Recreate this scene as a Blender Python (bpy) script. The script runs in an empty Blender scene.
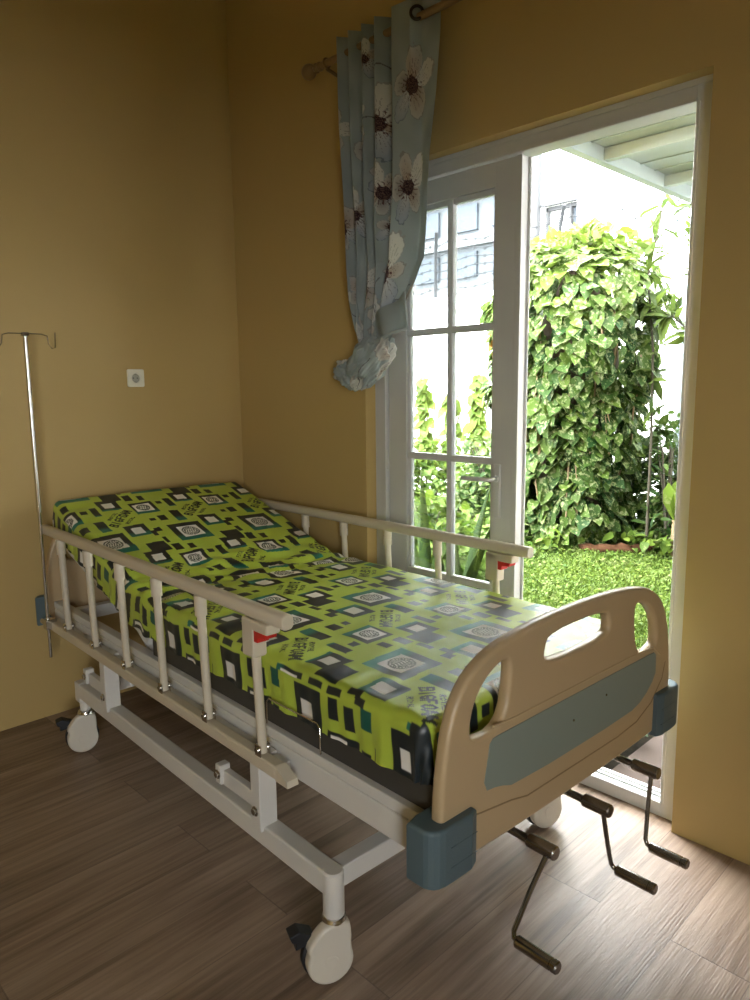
import bpy, bmesh, math, random
import numpy as np
from mathutils import Vector, Matrix
random.seed(7); rng = np.random.default_rng(7)
COL = bpy.context.scene.collection
D = bpy.data
PI = math.pi

# ------------------------------------------------------------------ materials
def sock(n, names, v):
    for k in names:
        if k in n.inputs:
            n.inputs[k].default_value = v; return
def mat(name, col, rough=.5, metal=0., spec=.5, noise=None, bump=None, coat=0):
    m = D.materials.new(name); m.use_nodes = True
    nt = m.node_tree; b = nt.nodes['Principled BSDF']
    b.inputs['Base Color'].default_value = (*col, 1); b.inputs['Roughness'].default_value = rough
    b.inputs['Metallic'].default_value = metal
    sock(b, ['Specular IOR Level'], spec)
    if coat: sock(b, ['Coat Weight'], coat)
    if noise or bump:
        tc = nt.nodes.new('ShaderNodeTexCoord')
    if noise:
        sc, amt = noise
        nz = nt.nodes.new('ShaderNodeTexNoise'); nz.inputs['Scale'].default_value = sc; nz.inputs['Detail'].default_value = 4
        nt.links.new(tc.outputs['Object'], nz.inputs['Vector'])
        mx = nt.nodes.new('ShaderNodeMix'); mx.data_type = 'RGBA'
        mx.inputs[6].default_value = (*[c*(1-amt) for c in col], 1)
        mx.inputs[7].default_value = (*[min(1, c*(1+amt)) for c in col], 1)
        nt.links.new(nz.outputs['Fac'], mx.inputs[0]); nt.links.new(mx.outputs[2], b.inputs['Base Color'])
    if bump:
        sc, st = bump
        n2 = nt.nodes.new('ShaderNodeTexNoise'); n2.inputs['Scale'].default_value = sc; n2.inputs['Detail'].default_value = 3
        nt.links.new(tc.outputs['Object'], n2.inputs['Vector'])
        bp = nt.nodes.new('ShaderNodeBump'); bp.inputs['Strength'].default_value = st; bp.inputs['Distance'].default_value = .004
        nt.links.new(n2.outputs['Fac'], bp.inputs['Height']); nt.links.new(bp.outputs['Normal'], b.inputs['Normal'])
    return m
M = {}
M['wall'] = mat('wall paint ochre', (.49, .352, .138), .55, spec=.35, noise=(1.3, .03), bump=(140, .06))
M['ceil'] = mat('ceiling paint', (.75, .70, .6), .8)
M['white'] = mat('white coated aluminium', (.56, .56, .545), .42)
M['frame'] = mat('white coated steel', (.66, .64, .60), .42)
M['cream'] = mat('cream plastic', (.475, .35, .20), .36, noise=(3, .03))
M['rail'] = mat('cream coated rail', (.60, .53, .41), .4)
M['blue'] = mat('grey blue plastic', (.085, .125, .14), .5, bump=(300, .15))
M['inlay'] = mat('pale blue green inlay', (.225, .27, .235), .5)
M['red'] = mat('red plastic', (.55, .02, .015), .4)
M['black'] = mat('black rubber', (.012, .013, .016), .5)
M['wheel'] = mat('white caster plastic', (.62, .58, .50), .4)
M['chrome'] = mat('chrome', (.62, .60, .57), .18, metal=1)
M['darkmetal'] = mat('dark plated steel', (.32, .30, .28), .24, metal=1)
M['groove'] = mat('groove shadow line brown', (.26, .18, .09), .6)
M['brass'] = mat('brown gold rod', (.26, .17, .08), .38, metal=.3)
M['bronze'] = mat('dark bronze eyelet', (.035, .026, .02), .35, metal=.7)
M['socket'] = mat('socket plastic', (.80, .78, .66), .4)
M['socketdark'] = mat('socket recess', (.36, .35, .29), .5)
M['deck'] = mat('bed deck dark steel', (.05, .046, .04), .5)
M['gwall'] = mat('white outdoor plaster', (.86, .86, .84), .9, noise=(2, .03))
M['bld'] = mat('pale building plaster', (0.0577, 0.0614, 0.0651), .9, spec=.05, noise=(.6, .05))
M['bwin'] = mat('blue grey window glass', (0.0385, 0.0444, 0.0518), .8, spec=.05)
M['ledge'] = mat('white building ledge', (0.0666, 0.0688, 0.0703), .9, spec=.05)
M['bcol'] = mat('grey pilaster plaster', (0.0370, 0.0377, 0.0392), .9, spec=.05)
M['tile'] = mat('pinkish terrace tile', (.072, .056, .048), .9, spec=.03, noise=(5, .07))
M['soil'] = mat('dark soil', (.008, .0065, .004), .95, spec=.03, noise=(20, .4), bump=(30, .8))
M['turf'] = mat('lawn ground', (0.0155, 0.0280, 0.0037), .95, spec=.03, noise=(12, .4))
M['roof'] = mat('white painted steel roof', (.33, .375, .365), .5, spec=.1)
M['bark'] = mat('brown bark', (0.0497, 0.0311, 0.0171), .9, noise=(14, .4), bump=(30, .8))
M['twig'] = mat('dark twig', (0.0259, 0.0207, 0.0104), .9)
M['stem'] = mat('tan vine stem', (0.1088, 0.0746, 0.0342), .8, noise=(20, .2))
M['brick'] = mat('reddish stone rim', (0.0407, 0.0200, 0.0104), .9, spec=.03, noise=(25, .4), bump=(25, .8))
M['wire'] = mat('grey wire', (0.0222, 0.0229, 0.0244), .8, spec=.05)
M['pipe'] = mat('pale blue downpipe', (0.1399, 0.1709, 0.1927), .5)

def floor_mat():
    m = D.materials.new('brown oak vinyl planks'); m.use_nodes = True
    nt = m.node_tree; N = nt.nodes; L = nt.links; b = N['Principled BSDF']
    tc = N.new('ShaderNodeTexCoord')
    sp = N.new('ShaderNodeSeparateXYZ'); L.new(tc.outputs['Object'], sp.inputs[0])
    def mth(op, a, bb=None, c=None):
        n = N.new('ShaderNodeMath'); n.operation = op
        for i, v in enumerate((a, bb, c)):
            if v is None: continue
            if isinstance(v, (int, float)): n.inputs[i].default_value = v
            else: L.new(v, n.inputs[i])
        return n.outputs[0]
    W, LEN = .19, 1.27
    xs = mth('DIVIDE', mth('SUBTRACT', sp.outputs[0], .55-.19*8), W)
    row = mth('FLOOR', xs); fx = mth('FRACT', xs)
    par = mth('MULTIPLY', mth('MODULO', mth('ADD', row, 100), 2), .5)
    ys = mth('ADD', mth('DIVIDE', mth('ADD', sp.outputs[1], 1.088), LEN), mth('ADD', par, 20.5))
    cell = mth('FLOOR', ys); fy = mth('FRACT', ys)
    cmb = N.new('ShaderNodeCombineXYZ'); L.new(row, cmb.inputs[0]); L.new(cell, cmb.inputs[1])
    wn = N.new('ShaderNodeTexWhiteNoise'); wn.noise_dimensions = '2D'; L.new(cmb.outputs[0], wn.inputs['Vector'])
    # grain coordinates, offset per plank
    off = N.new('ShaderNodeVectorMath'); off.operation = 'SCALE'; L.new(wn.outputs['Color'], off.inputs[0]); off.inputs['Scale'].default_value = 20
    add = N.new('ShaderNodeVectorMath'); add.operation = 'ADD'; L.new(tc.outputs['Object'], add.inputs[0]); L.new(off.outputs[0], add.inputs[1])
    def grain(sx, sy, det, dist=.0):
        mp = N.new('ShaderNodeMapping'); mp.inputs['Scale'].default_value = (sx, sy, 1); L.new(add.outputs[0], mp.inputs[0])
        nz = N.new('ShaderNodeTexNoise'); nz.inputs['Scale'].default_value = 1; nz.inputs['Detail'].default_value = det
        nz.inputs['Distortion'].default_value = dist; L.new(mp.outputs[0], nz.inputs['Vector']); return nz.outputs['Fac']
    g1 = grain(7, .8, 4, 1.2); g2 = grain(250, 9, 3, .3); g3 = grain(60, 2.2, 4, .3)
    r = N.new('ShaderNodeValToRGB'); L.new(mth('ADD', mth('MULTIPLY', g1, .6), mth('MULTIPLY', g3, .4)), r.inputs[0])
    r.color_ramp.elements[0].position = .36; r.color_ramp.elements[0].color = (.140, .090, .056, 1)
    r.color_ramp.elements[1].position = .66; r.color_ramp.elements[1].color = (.36, .262, .190, 1)
    mx = N.new('ShaderNodeMix'); mx.data_type = 'RGBA'; mx.blend_type = 'MULTIPLY'; L.new(r.outputs[0], mx.inputs[6])
    tone = mth('ADD', mth('MULTIPLY', wn.outputs['Value'], .26), mth('ADD', mth('MULTIPLY', g2, .34), .70))
    cc = N.new('ShaderNodeCombineColor'); [L.new(tone, cc.inputs[i]) for i in range(3)]
    L.new(cc.outputs[0], mx.inputs[7]); mx.inputs[0].default_value = 1
    # seams
    ex = mth('MINIMUM', fx, mth('SUBTRACT', 1, fx)); ey = mth('MINIMUM', fy, mth('SUBTRACT', 1, fy))
    sx = mth('LESS_THAN', mth('MULTIPLY', ex, W), .0011); sy = mth('LESS_THAN', mth('MULTIPLY', ey, LEN), .0018)
    seam = mth('MAXIMUM', sx, sy)
    m2 = N.new('ShaderNodeMix'); m2.data_type = 'RGBA'; L.new(mth('MULTIPLY', seam, .45), m2.inputs[0]); L.new(mx.outputs[2], m2.inputs[6]); m2.inputs[7].default_value = (.055, .035, .025, 1)
    L.new(m2.outputs[2], b.inputs['Base Color'])
    L.new(mth('ADD', mth('MULTIPLY', g2, .24), .34), b.inputs['Roughness'])
    sock(b, ['Specular IOR Level'], .45); sock(b, ['Coat Weight'], .08); sock(b, ['Coat Roughness'], .35)
    bp = N.new('ShaderNodeBump'); bp.inputs['Strength'].default_value = .6; bp.inputs['Distance'].default_value = .003
    L.new(mth('SUBTRACT', g2, seam), bp.inputs['Height']); L.new(bp.outputs[0], b.inputs['Normal'])
    return m
M['floor'] = floor_mat()

def glass_mat():
    m = D.materials.new('clear door glass'); m.use_nodes = True; nt = m.node_tree; nt.nodes.clear()
    o = nt.nodes.new('ShaderNodeOutputMaterial'); t = nt.nodes.new('ShaderNodeBsdfTransparent'); t.inputs[0].default_value = (.95, .97, .97, 1)
    g = nt.nodes.new('ShaderNodeBsdfGlossy'); g.inputs['Roughness'].default_value = .02; mx = nt.nodes.new('ShaderNodeMixShader')
    f = nt.nodes.new('ShaderNodeFresnel'); f.inputs[0].default_value = 1.45
    nt.links.new(f.outputs[0], mx.inputs[0]); nt.links.new(t.outputs[0], mx.inputs[1]); nt.links.new(g.outputs[0], mx.inputs[2]); nt.links.new(mx.outputs[0], o.inputs[0])
    return m
M['glass'] = glass_mat()

def attr_mat(name, rough=.5, spec=.5, trans=0., sheen=0., bump=None):
    m = D.materials.new(name); m.use_nodes = True; nt = m.node_tree; b = nt.nodes['Principled BSDF']
    a = nt.nodes.new('ShaderNodeVertexColor'); a.layer_name = 'Col'
    nt.links.new(a.outputs[0], b.inputs['Base Color']); b.inputs['Roughness'].default_value = rough; sock(b, ['Specular IOR Level'], spec)
    if sheen: sock(b, ['Sheen Weight'], sheen)
    if bump:
        tc = nt.nodes.new('ShaderNodeTexCoord'); n2 = nt.nodes.new('ShaderNodeTexNoise'); n2.inputs['Scale'].default_value = bump[0]; n2.inputs['Detail'].default_value = 3
        nt.links.new(tc.outputs['Object'], n2.inputs['Vector']); bp = nt.nodes.new('ShaderNodeBump'); bp.inputs['Strength'].default_value = bump[1]; bp.inputs['Distance'].default_value = .01
        nt.links.new(n2.outputs['Fac'], bp.inputs['Height']); nt.links.new(bp.outputs[0], b.inputs['Normal'])
    if trans:
        o = nt.nodes['Material Output']; t = nt.nodes.new('ShaderNodeBsdfTranslucent'); nt.links.new(a.outputs[0], t.inputs[0])
        mx = nt.nodes.new('ShaderNodeMixShader'); mx.inputs[0].default_value = trans
        nt.links.new(b.outputs[0], mx.inputs[1]); nt.links.new(t.outputs[0], mx.inputs[2]); nt.links.new(mx.outputs[0], o.inputs[0])
    return m
M['sheet'] = attr_mat('printed satin bedsheet', .44, .8, bump=(5.5, .35))
M['curtain'] = attr_mat('floral curtain cloth', .75, .3, trans=.38)

def leaf_mat(name, c1, c2, c3, vscale=28, vth=.55, trans=.4):
    """c1 dark green, c2 light green (per leaf), c3 variegation"""
    m = D.materials.new(name); m.use_nodes = True; nt = m.node_tree; N = nt.nodes; L = nt.links; b = N['Principled BSDF']
    a = N.new('ShaderNodeAttribute'); a.attribute_name = 'rnd'
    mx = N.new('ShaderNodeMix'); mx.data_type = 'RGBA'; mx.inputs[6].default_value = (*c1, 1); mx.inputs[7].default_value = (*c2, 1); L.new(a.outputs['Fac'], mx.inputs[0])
    tc = N.new('ShaderNodeTexCoord'); nz = N.new('ShaderNodeTexNoise'); nz.inputs['Scale'].default_value = vscale; nz.inputs['Detail'].default_value = 3; nz.inputs['Roughness'].default_value = .7
    L.new(tc.outputs['Object'], nz.inputs['Vector'])
    r = N.new('ShaderNodeValToRGB'); r.color_ramp.elements[0].position = vth-.04; r.color_ramp.elements[0].color = (0, 0, 0, 1); r.color_ramp.elements[1].position = vth+.05; r.color_ramp.elements[1].color = (1, 1, 1, 1)
    L.new(nz.outputs['Fac'], r.inputs[0])
    m2 = N.new('ShaderNodeMix'); m2.data_type = 'RGBA'; m2.inputs[7].default_value = (*c3, 1); L.new(mx.outputs[2], m2.inputs[6]); L.new(r.outputs[0], m2.inputs[0])
    L.new(m2.outputs[2], b.inputs['Base Color']); b.inputs['Roughness'].default_value = .5; sock(b, ['Specular IOR Level'], .10)
    o = N['Material Output']; t = N.new('ShaderNodeBsdfTranslucent'); L.new(m2.outputs[2], t.inputs[0])
    ms = N.new('ShaderNodeMixShader'); ms.inputs[0].default_value = trans
    L.new(b.outputs[0], ms.inputs[1]); L.new(t.outputs[0], ms.inputs[2]); L.new(ms.outputs[0], o.inputs[0])
    return m
M['pothos'] = leaf_mat('variegated pothos leaves', (.013, .038, .009), (.068, .105, .014), (.150, .172, .078), 26, .56)
M['lime'] = leaf_mat('lime creeper leaves', (0.0222, 0.0518, 0.0074), (0.0851, 0.1258, 0.0163), (0.1258, 0.1480, 0.0518), 20, .6)
M['shrubleaf'] = leaf_mat('shrub leaves', (0.0148, 0.0370, 0.0089), (0.0518, 0.0851, 0.0148), (0.0888, 0.1110, 0.0370), 22, .6)
M['blade'] = leaf_mat('spiky leaves', (0.0192, 0.0407, 0.0118), (0.0459, 0.0703, 0.0192), (0.0814, 0.0962, 0.0333), 8, .62)
M['grass'] = leaf_mat('grass blades', (.028, .060, .009), (.085, .122, .020), (.12, .145, .05), 6, .6)
M['branchleaf'] = leaf_mat('branch leaves', (.018, .034, .010), (.058, .085, .014), (.08, .09, .03), 14, .65)

# ------------------------------------------------------------------ geometry
class MB:
    def __init__(s): s.v = []; s.f = []; s.sm = []
    def add(s, vs, fs, smooth=False):
        o = len(s.v); s.v += [tuple(p) for p in vs]; s.f += [tuple(i+o for i in f) for f in fs]; s.sm += [smooth]*len(fs); return s
    def box(s, a, b, ch=0.):
        (x0, y0, z0), (x1, y1, z1) = [tuple(min(p, q) for p, q in zip(a, b)), tuple(max(p, q) for p, q in zip(a, b))]
        if ch <= 0:
            vs = [(x, y, z) for z in (z0, z1) for y in (y0, y1) for x in (x0, x1)]
            return s.add(vs, [(0, 2, 3, 1), (4, 5, 7, 6), (0, 1, 5, 4), (2, 6, 7, 3), (0, 4, 6, 2), (1, 3, 7, 5)])
        bm = bmesh.new(); bmesh.ops.create_cube(bm, size=1)
        for v in bm.verts: v.co = Vector(((x0+x1)/2+v.co.x*(x1-x0), (y0+y1)/2+v.co.y*(y1-y0), (z0+z1)/2+v.co.z*(z1-z0)))
        bmesh.ops.bevel(bm, geom=list(bm.edges), offset=min(ch, .49*min(x1-x0, y1-y0, z1-z0)), segments=3, profile=.5, affect='EDGES')
        bm.verts.ensure_lookup_table(); bm.verts.index_update()
        s.add([v.co for v in bm.verts], [[v.index for v in f.verts] for f in bm.faces], False); bm.free(); return s
    def tube(s, pts, r, n=10, caps=True, rs=None, squash=None):
        pts = [Vector(p) for p in pts]; k = len(pts); vs = []
        up = None
        for i, p in enumerate(pts):
            t = (pts[min(i+1, k-1)]-pts[max(i-1, 0)]).normalized()
            if up is None:
                up = Vector((0, 0, 1)) if abs(t.z) < .9 else Vector((1, 0, 0))
            u = (up-t*up.dot(t)).normalized(); w = t.cross(u); up = u
            rr = rs[i] if rs else r
            for j in range(n):
                a = 2*PI*j/n
                q = squash or (1, 1)
                vs.append(p+u*math.cos(a)*rr*q[0]+w*math.sin(a)*rr*q[1])
        fs = [(i*n+j, i*n+(j+1) % n, (i+1)*n+(j+1) % n, (i+1)*n+j) for i in range(k-1) for j in range(n)]
        s.add(vs, fs, True)
        if caps:
            s.add(vs[:n], [tuple(reversed(range(n)))]); s.add(vs[-n:], [tuple(range(n))])
        return s
    def lathe(s, c, axis, prof, n=24):
        c = Vector(c); t = Vector(axis).normalized(); up = Vector((0, 0, 1)) if abs(t.z) < .9 else Vector((1, 0, 0))
        u = (up-t*up.dot(t)).normalized(); w = t.cross(u); vs = []
        for (r, h) in prof:
            for j in range(n):
                a = 2*PI*j/n; vs.append(c+t*h+u*math.cos(a)*r+w*math.sin(a)*r)
        k = len(prof)
        i0 = 0
        for i in range(1, k):
            brk = i == k-1
            if not brk:
                a1 = math.atan2(prof[i][0]-prof[i-1][0], prof[i][1]-prof[i-1][1]); a2 = math.atan2(prof[i+1][0]-prof[i][0], prof[i+1][1]-prof[i][1]); brk = abs(a1-a2) > .6
            if brk:
                seg = vs[i0*n:(i+1)*n]; m_ = i-i0
                s.add(seg, [(q*n+j, q*n+(j+1) % n, (q+1)*n+(j+1) % n, (q+1)*n+j) for q in range(m_) for j in range(n)], True); i0 = i
        s.add(vs[:n], [tuple(reversed(range(n)))]); s.add(vs[-n:], [tuple(range(n))]); return s
    def prism(s, poly, fn, t0, t1):
        n = len(poly); vs = [fn(a, b, t0) for a, b in poly]+[fn(a, b, t1) for a, b in poly]
        fs = [tuple(range(n)), tuple(reversed(range(n, 2*n)))]+[(i, (i+1) % n+0, (i+1) % n+n, i+n)[::-1] for i in range(n)]
        return s.add(vs, fs)
    def torus(s, c, axis, R, r, n=20, m=8):
        c = Vector(c); t = Vector(axis).normalized(); up = Vector((0, 0, 1)) if abs(t.z) < .9 else Vector((1, 0, 0))
        u = (up-t*up.dot(t)).normalized(); w = t.cross(u); vs = []
        for i in range(n):
            a = 2*PI*i/n; d = u*math.cos(a)+w*math.sin(a)
            for j in range(m):
                b = 2*PI*j/m; vs.append(c+d*(R+r*math.cos(b))+t*r*math.sin(b))
        return s.add(vs, [(i*m+j, ((i+1) % n)*m+j, ((i+1) % n)*m+(j+1) % m, i*m+(j+1) % m) for i in range(n) for j in range(m)], True)
    def build(s, name, m, parent=None, off=(0, 0, 0), bevel=0, smooth=False, fix=True):
        me = D.meshes.new(name); ox, oy, oz = off
        me.from_pydata([(x-ox, y-oy, z-oz) for x, y, z in s.v], [], s.f); me.update()
        me.polygons.foreach_set('use_smooth', [smooth or k for k in s.sm])
        if fix:
            bm = bmesh.new(); bm.from_mesh(me); bmesh.ops.recalc_face_normals(bm, faces=bm.faces); bm.to_mesh(me); bm.free()
        me.materials.append(m)
        o = D.objects.new(name, me); COL.objects.link(o)
        if parent: o.parent = parent
        if bevel:
            bv = o.modifiers.new('Bevel', 'BEVEL'); bv.width = bevel; bv.segments = 3; bv.limit_method = 'ANGLE'
        return o
def tag(o, label, cat, group=None, kind=None):
    if label: o['label'] = label
    if cat: o['category'] = cat
    if group: o['group'] = group
    if kind: o['kind'] = kind
    return o
def empty(name, loc, rz=0):
    o = D.objects.new(name, None); COL.objects.link(o); o.location = loc; o.rotation_euler = (0, 0, rz); o.empty_display_size = .1; return o
def struct(mb, name, m, label=None, parent=None, **k):
    o = mb.build(name, m, parent, **k)
    o['kind'] = 'structure'
    if label and not parent: o['label'] = label; 
    return o

# plate with holes and rounded edges: outlines in (a,b), mapped by fn(a,b,t)
def plate(outlines, half, bev, fn):
    cu = D.curves.new('c', 'CURVE'); cu.dimensions = '2D'; cu.fill_mode = 'BOTH'; cu.extrude = max(half-bev, 0); cu.bevel_depth = bev; cu.bevel_resolution = 4; cu.offset = -bev
    for o in outlines:
        sp = cu.splines.new('POLY'); sp.points.add(len(o)-1)
        for p, (a, b) in zip(sp.points, o): p.co = (a, b, 0, 1)
        sp.use_cyclic_u = True
    ob = D.objects.new('c', cu); COL.objects.link(ob)
    dg = bpy.context.evaluated_depsgraph_get(); me = D.meshes.new_from_object(ob.evaluated_get(dg))
    mb = MB(); mb.add([fn(*v.co) for v in me.vertices], [tuple(p.vertices) for p in me.polygons], False)
    D.objects.remove(ob); D.curves.remove(cu); D.meshes.remove(me)
    return mb
def smooth_poly(pts, it=2):
    for _ in range(it):
        q = []
        for i in range(len(pts)):
            a, b = pts[i], pts[(i+1) % len(pts)]
            q += [(a[0]*.75+b[0]*.25, a[1]*.75+b[1]*.25), (a[0]*.25+b[0]*.75, a[1]*.25+b[1]*.75)]
        pts = q
    return pts

# ------------------------------------------------------------------ camera
f_px = 719.476; yaw = math.radians(43.844); pit = math.radians(8.53); rol = math.radians(-.811)
h = Vector((-math.cos(yaw), math.sin(yaw), 0)); F = h*math.cos(pit)-Vector((0, 0, 1))*math.sin(pit)
R = F.cross(Vector((0, 0, 1))).normalized(); U = R.cross(F)
R, U = R*math.cos(rol)+U*math.sin(rol), U*math.cos(rol)-R*math.sin(rol)
cam = D.cameras.new('camera'); cam.sensor_fit = 'VERTICAL'; cam.sensor_height = 24; cam.lens = f_px/1000*24
cam.shift_x = (375-356.315)/1000; cam.shift_y = -(500-496.891)/1000; cam.clip_start = .05; cam.clip_end = 200
co = D.objects.new('camera', cam); COL.objects.link(co)
mw = Matrix.Identity(4)
for i in range(3): mw[i][0] = R[i]; mw[i][1] = U[i]; mw[i][2] = -F[i]
mw.translation = Vector((3.094, -2.157, 1.4)); co.matrix_world = mw
bpy.context.scene.camera = co

# ------------------------------------------------------------------ room shell
RX, RY, RZ = 4.7, -4.3, 3.45
ox0, ox1, oz1 = .913, 2.265, 2.251       # garden door opening
WT = .17
b = MB(); b.box((-.15, RY-.15, -.12), (RX+.15, 0.0, 0)); b.box((ox0, 0, -.12), (ox1, .062, 0)); struct(b, 'floor', M['floor'], 'brown oak plank vinyl floor of the room')
b = MB(); b.box((-.15, RY-.15, RZ), (RX+.15, WT, RZ+.12)); struct(b, 'ceiling', M['ceil'], 'pale ceiling above the room')
b = MB(); b.box((-.15, RY, -.12), (0, WT, RZ)); struct(b, 'wall_left', M['wall'], 'ochre wall behind the head of the bed')
b = MB()
b.box((0, 0, 0), (ox0, WT, RZ)); b.box((ox1, 0, 0), (RX+.15, WT, RZ)); b.box((ox0, 0, oz1), (ox1, WT, RZ)); b.box((-.15, .062, -.12), (RX+.15, WT, 0))
struct(b, 'wall_front', M['wall'], 'ochre wall holding the garden door')
# hidden side with a window, the daylight from the right of the camera
wy0, wy1, wz0, wz1 = -3.80, -2.90, .90, 1.95
b = MB(); b.box((-.15, RY-.15, 0), (RX+.15, RY, RZ)); struct(b, 'wall_back', M['wall'], 'ochre wall behind the camera')
b = MB(); b.box((RX, RY, 0), (RX+.15, wy0, RZ)); b.box((RX, wy1, 0), (RX+.15, 0, RZ)); b.box((RX, wy0, 0), (RX+.15, wy1, wz0)); b.box((RX, wy0, wz1), (RX+.15, wy1, RZ))
struct(b, 'wall_right', M['wall'], 'ochre wall right of the camera with a window')
b = MB()
for y in (wy0, (wy0+wy1)/2-.03, wy1-.06): b.box((RX+.04, y, wz0), (RX+.10, y+.06, wz1))
b.box((RX+.04, wy0, wz0), (RX+.10, wy1, wz0+.06)); b.box((RX+.04, wy0, wz1-.06), (RX+.10, wy1, wz1))
struct(b, 'window_1', M['white'], 'white window frame in the right wall')

# garden door frame (trim) --------------------------------------------------
FY0, FY1 = .058, .135
b = MB()
b.box((ox0, FY0, 0), (.978, FY1, oz1)); b.box((2.203, FY0, 0), (ox1, FY1, oz1)); b.box((.978, FY0, 2.19), (2.203, FY1, oz1)); b.box((.978, FY0, 0), (2.203, FY1, .05))
b.box((ox0, FY0-.006, oz1-.018), (ox1, FY0, oz1)); b.box((.966, FY0-.006, .05), (.978, FY0, 2.19)); b.box((2.203, FY0-.006, .05), (2.213, FY0, 2.19)); b.box((.978, FY0-.006, 2.19), (2.203, FY0, 2.20)); b.box((.978, FY0-.004, .04), (2.203, FY0, .05))
struct(b, 'trim_1', M['white'], 'white aluminium frame around the garden door', bevel=.002)
# threshold track ridge
b = MB(); b.box((1.70, .085, .05), (2.2, .092, .056)); b.box((1.70, .108, .05), (2.2, .115, .056)); struct(b, 'trim_2', M['white'], 'thin track ridges on the door threshold')
# leaf
LY0, LY1 = .066, .106
b = MB(); lx0, lx1, gx0, gx1, gz0, gz1 = .985, 1.622, 1.084, 1.512, .15, 2.10
b.box((lx0, LY0, .056), (gx0, LY1, 2.185)); b.box((gx1, LY0, .056), (lx1, LY1, 2.185)); b.box((gx0, LY0, .056), (gx1, LY1, gz0)); b.box((gx0, LY0, gz1), (gx1, LY1, 2.185))
# glazing bead, stepped
for (a0, a1, c0, c1) in ((gx0, gx0+.014, gz0, gz1), (gx1-.012, gx1, gz0, gz1), (gx0, gx1, gz0, gz0+.014), (gx0, gx1, gz1-.02, gz1)): b.box((a0, LY0+.012, c0), (a1, LY1-.006, c1))
b.box((1.604, LY0-.006, .056), (1.626, LY0, 2.185)); b.box((1.612, LY1, .056), (1.632, LY1+.006, 2.185))
door = struct(b, 'door_1', M['white'], 'white glazed garden door leaf left of the open gap', bevel=.002)
b = MB()
b.box((1.293, LY0+.005, gz0), (1.317, LY1-.005, gz1))
for z in (1.62, 1.124, .636): b.box((gx0, LY0+.006, z-.013), (gx1, LY1-.006, z+.013))
struct(b, 'glazing_bars', M['white'], parent=door, bevel=.003)
b = MB(); b.box((gx0, .084, gz0), (gx1, .089, gz1)); struct(b, 'glass_pane', M['glass'], parent=door)
b = MB(); b.box((1.526, LY0-.012, .915), (1.558, LY0, 1.118)); hp = struct(b, 'handle_plate', M['white'], parent=door, bevel=.005)
b = MB(); b.tube([(1.542, LY0-.012, 1.062), (1.542, LY0-.05, 1.062), (1.53, LY0-.056, 1.062), (1.43, LY0-.054, 1.060), (1.415, LY0-.05, 1.060)], .008, 10); b.lathe((1.542, LY0-.012, 1.062), (0, -1, 0), [(.013, 0), (.013, .01)]); struct(b, 'door_handle', M['white'], parent=hp)
for z in (.35, 1.1, 1.85): b = MB(); b.tube([(.981, LY0-.004, z-.04), (.981, LY0-.004, z+.04)], .006); struct(b, 'hinge', M['white'], parent=door)

# ------------------------------------------------------------------ wall socket
sk = empty('wall_socket', (0, -.574, 1.463)); tag(sk, 'small square white wall socket on the ochre wall above the bed', 'socket')
def rrect(w, hgt, r, n=5):
    p = []
    for cx, cy, a0 in ((w/2-r, hgt/2-r, 0), (-w/2+r, hgt/2-r, 90), (-w/2+r, -hgt/2+r, 180), (w/2-r, -hgt/2+r, 270)):
        for i in range(n+1):
            a = math.radians(a0+90*i/n); p.append((cx+r*math.cos(a), cy+r*math.sin(a)))
    return p
circ = lambda r, n=28: [(r*math.cos(2*PI*i/n), r*math.sin(2*PI*i/n)) for i in range(n)]
plate([rrect(.080, .080, .008), circ(.0215)], .006, .002, lambda a, c, t: (t+.006, a, c)).build('cover_plate', M['socket'], sk)
b = MB(); b.lathe((.001, 0, 0), (1, 0, 0), [(.0205, 0), (.0205, .0015)]); rc = b.build('recess', M['socketdark'], sk)
b = MB()
n = 24
for k in range(n):
    a0, a1 = 2*PI*k/n, 2*PI*(k+1)/n
    b.add([(x, r*math.cos(a), r*math.sin(a)) for a in (a0, a1) for (x, r) in ((.002, .0205), (.011, .0205), (.011, .023))], [(0, 1, 4, 3), (1, 2, 5, 4)], True)
b.build('collar', M['socket'], sk, fix=False)
for y in (-.0095, .0095): b = MB(); b.lathe((.002, y, 0), (1, 0, 0), [(.0028, 0), (.0028, .0012)], 12); b.build('contact_hole', M['black'], sk)
for z0 in (.0165, -.0205): b = MB(); b.box((.002, -.003, z0), (.009, .003, z0+.004)); b.build('earth_clip', M['chrome'], sk)

# ------------------------------------------------------------------ bed
TB = math.radians(-2.061); BC = Vector((1.2, -.585, 0)); RB = Matrix.Rotation(TB, 4, 'Z')
def bed_root(name, base=BC):
    return empty(name, RB @ Vector(base), TB)
bed = bed_root('hospital_bed')
tag(bed, 'cream and white hospital bed with side rails, casters and three cranks at its foot', 'hospital bed')
def P(mb, name, m, parent=None, **k): return mb.build(name, m, parent or bed, off=BC, **k)
# main frame
YN, YF = -1.034, -.136
b = MB()
for y0, y1 in ((YN, YN+.035), (YF-.035, YF)):
    b.box((.10, y0, .425), (2.262, y1, .494), .004); b.box((.10, y0+.005, .492), (2.262, y1-.005, .500)); b.box((.10, y0, .498), (2.262, y1, .524), .003)
for x in (.17, .85, 1.5, 2.2): b.box((x, YN+.035, .45), (x+.04, YF-.035, .50))
fr = P(b, 'bed_frame', M['frame'])
b = MB(); b.box((.98, YN+.03, .565), (2.25, YF-.03, .588)); b.box((.98, YN+.02, .522), (2.25, YN+.032, .588)); b.box((.98, YF-.032, .522), (2.25, YF-.02, .588))
for i in range(6): b.box((1.05+i*.2, YN+.022, .522), (1.075+i*.2, YF-.022, .567))
P(b, 'mattress_deck', M['deck'])
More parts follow.
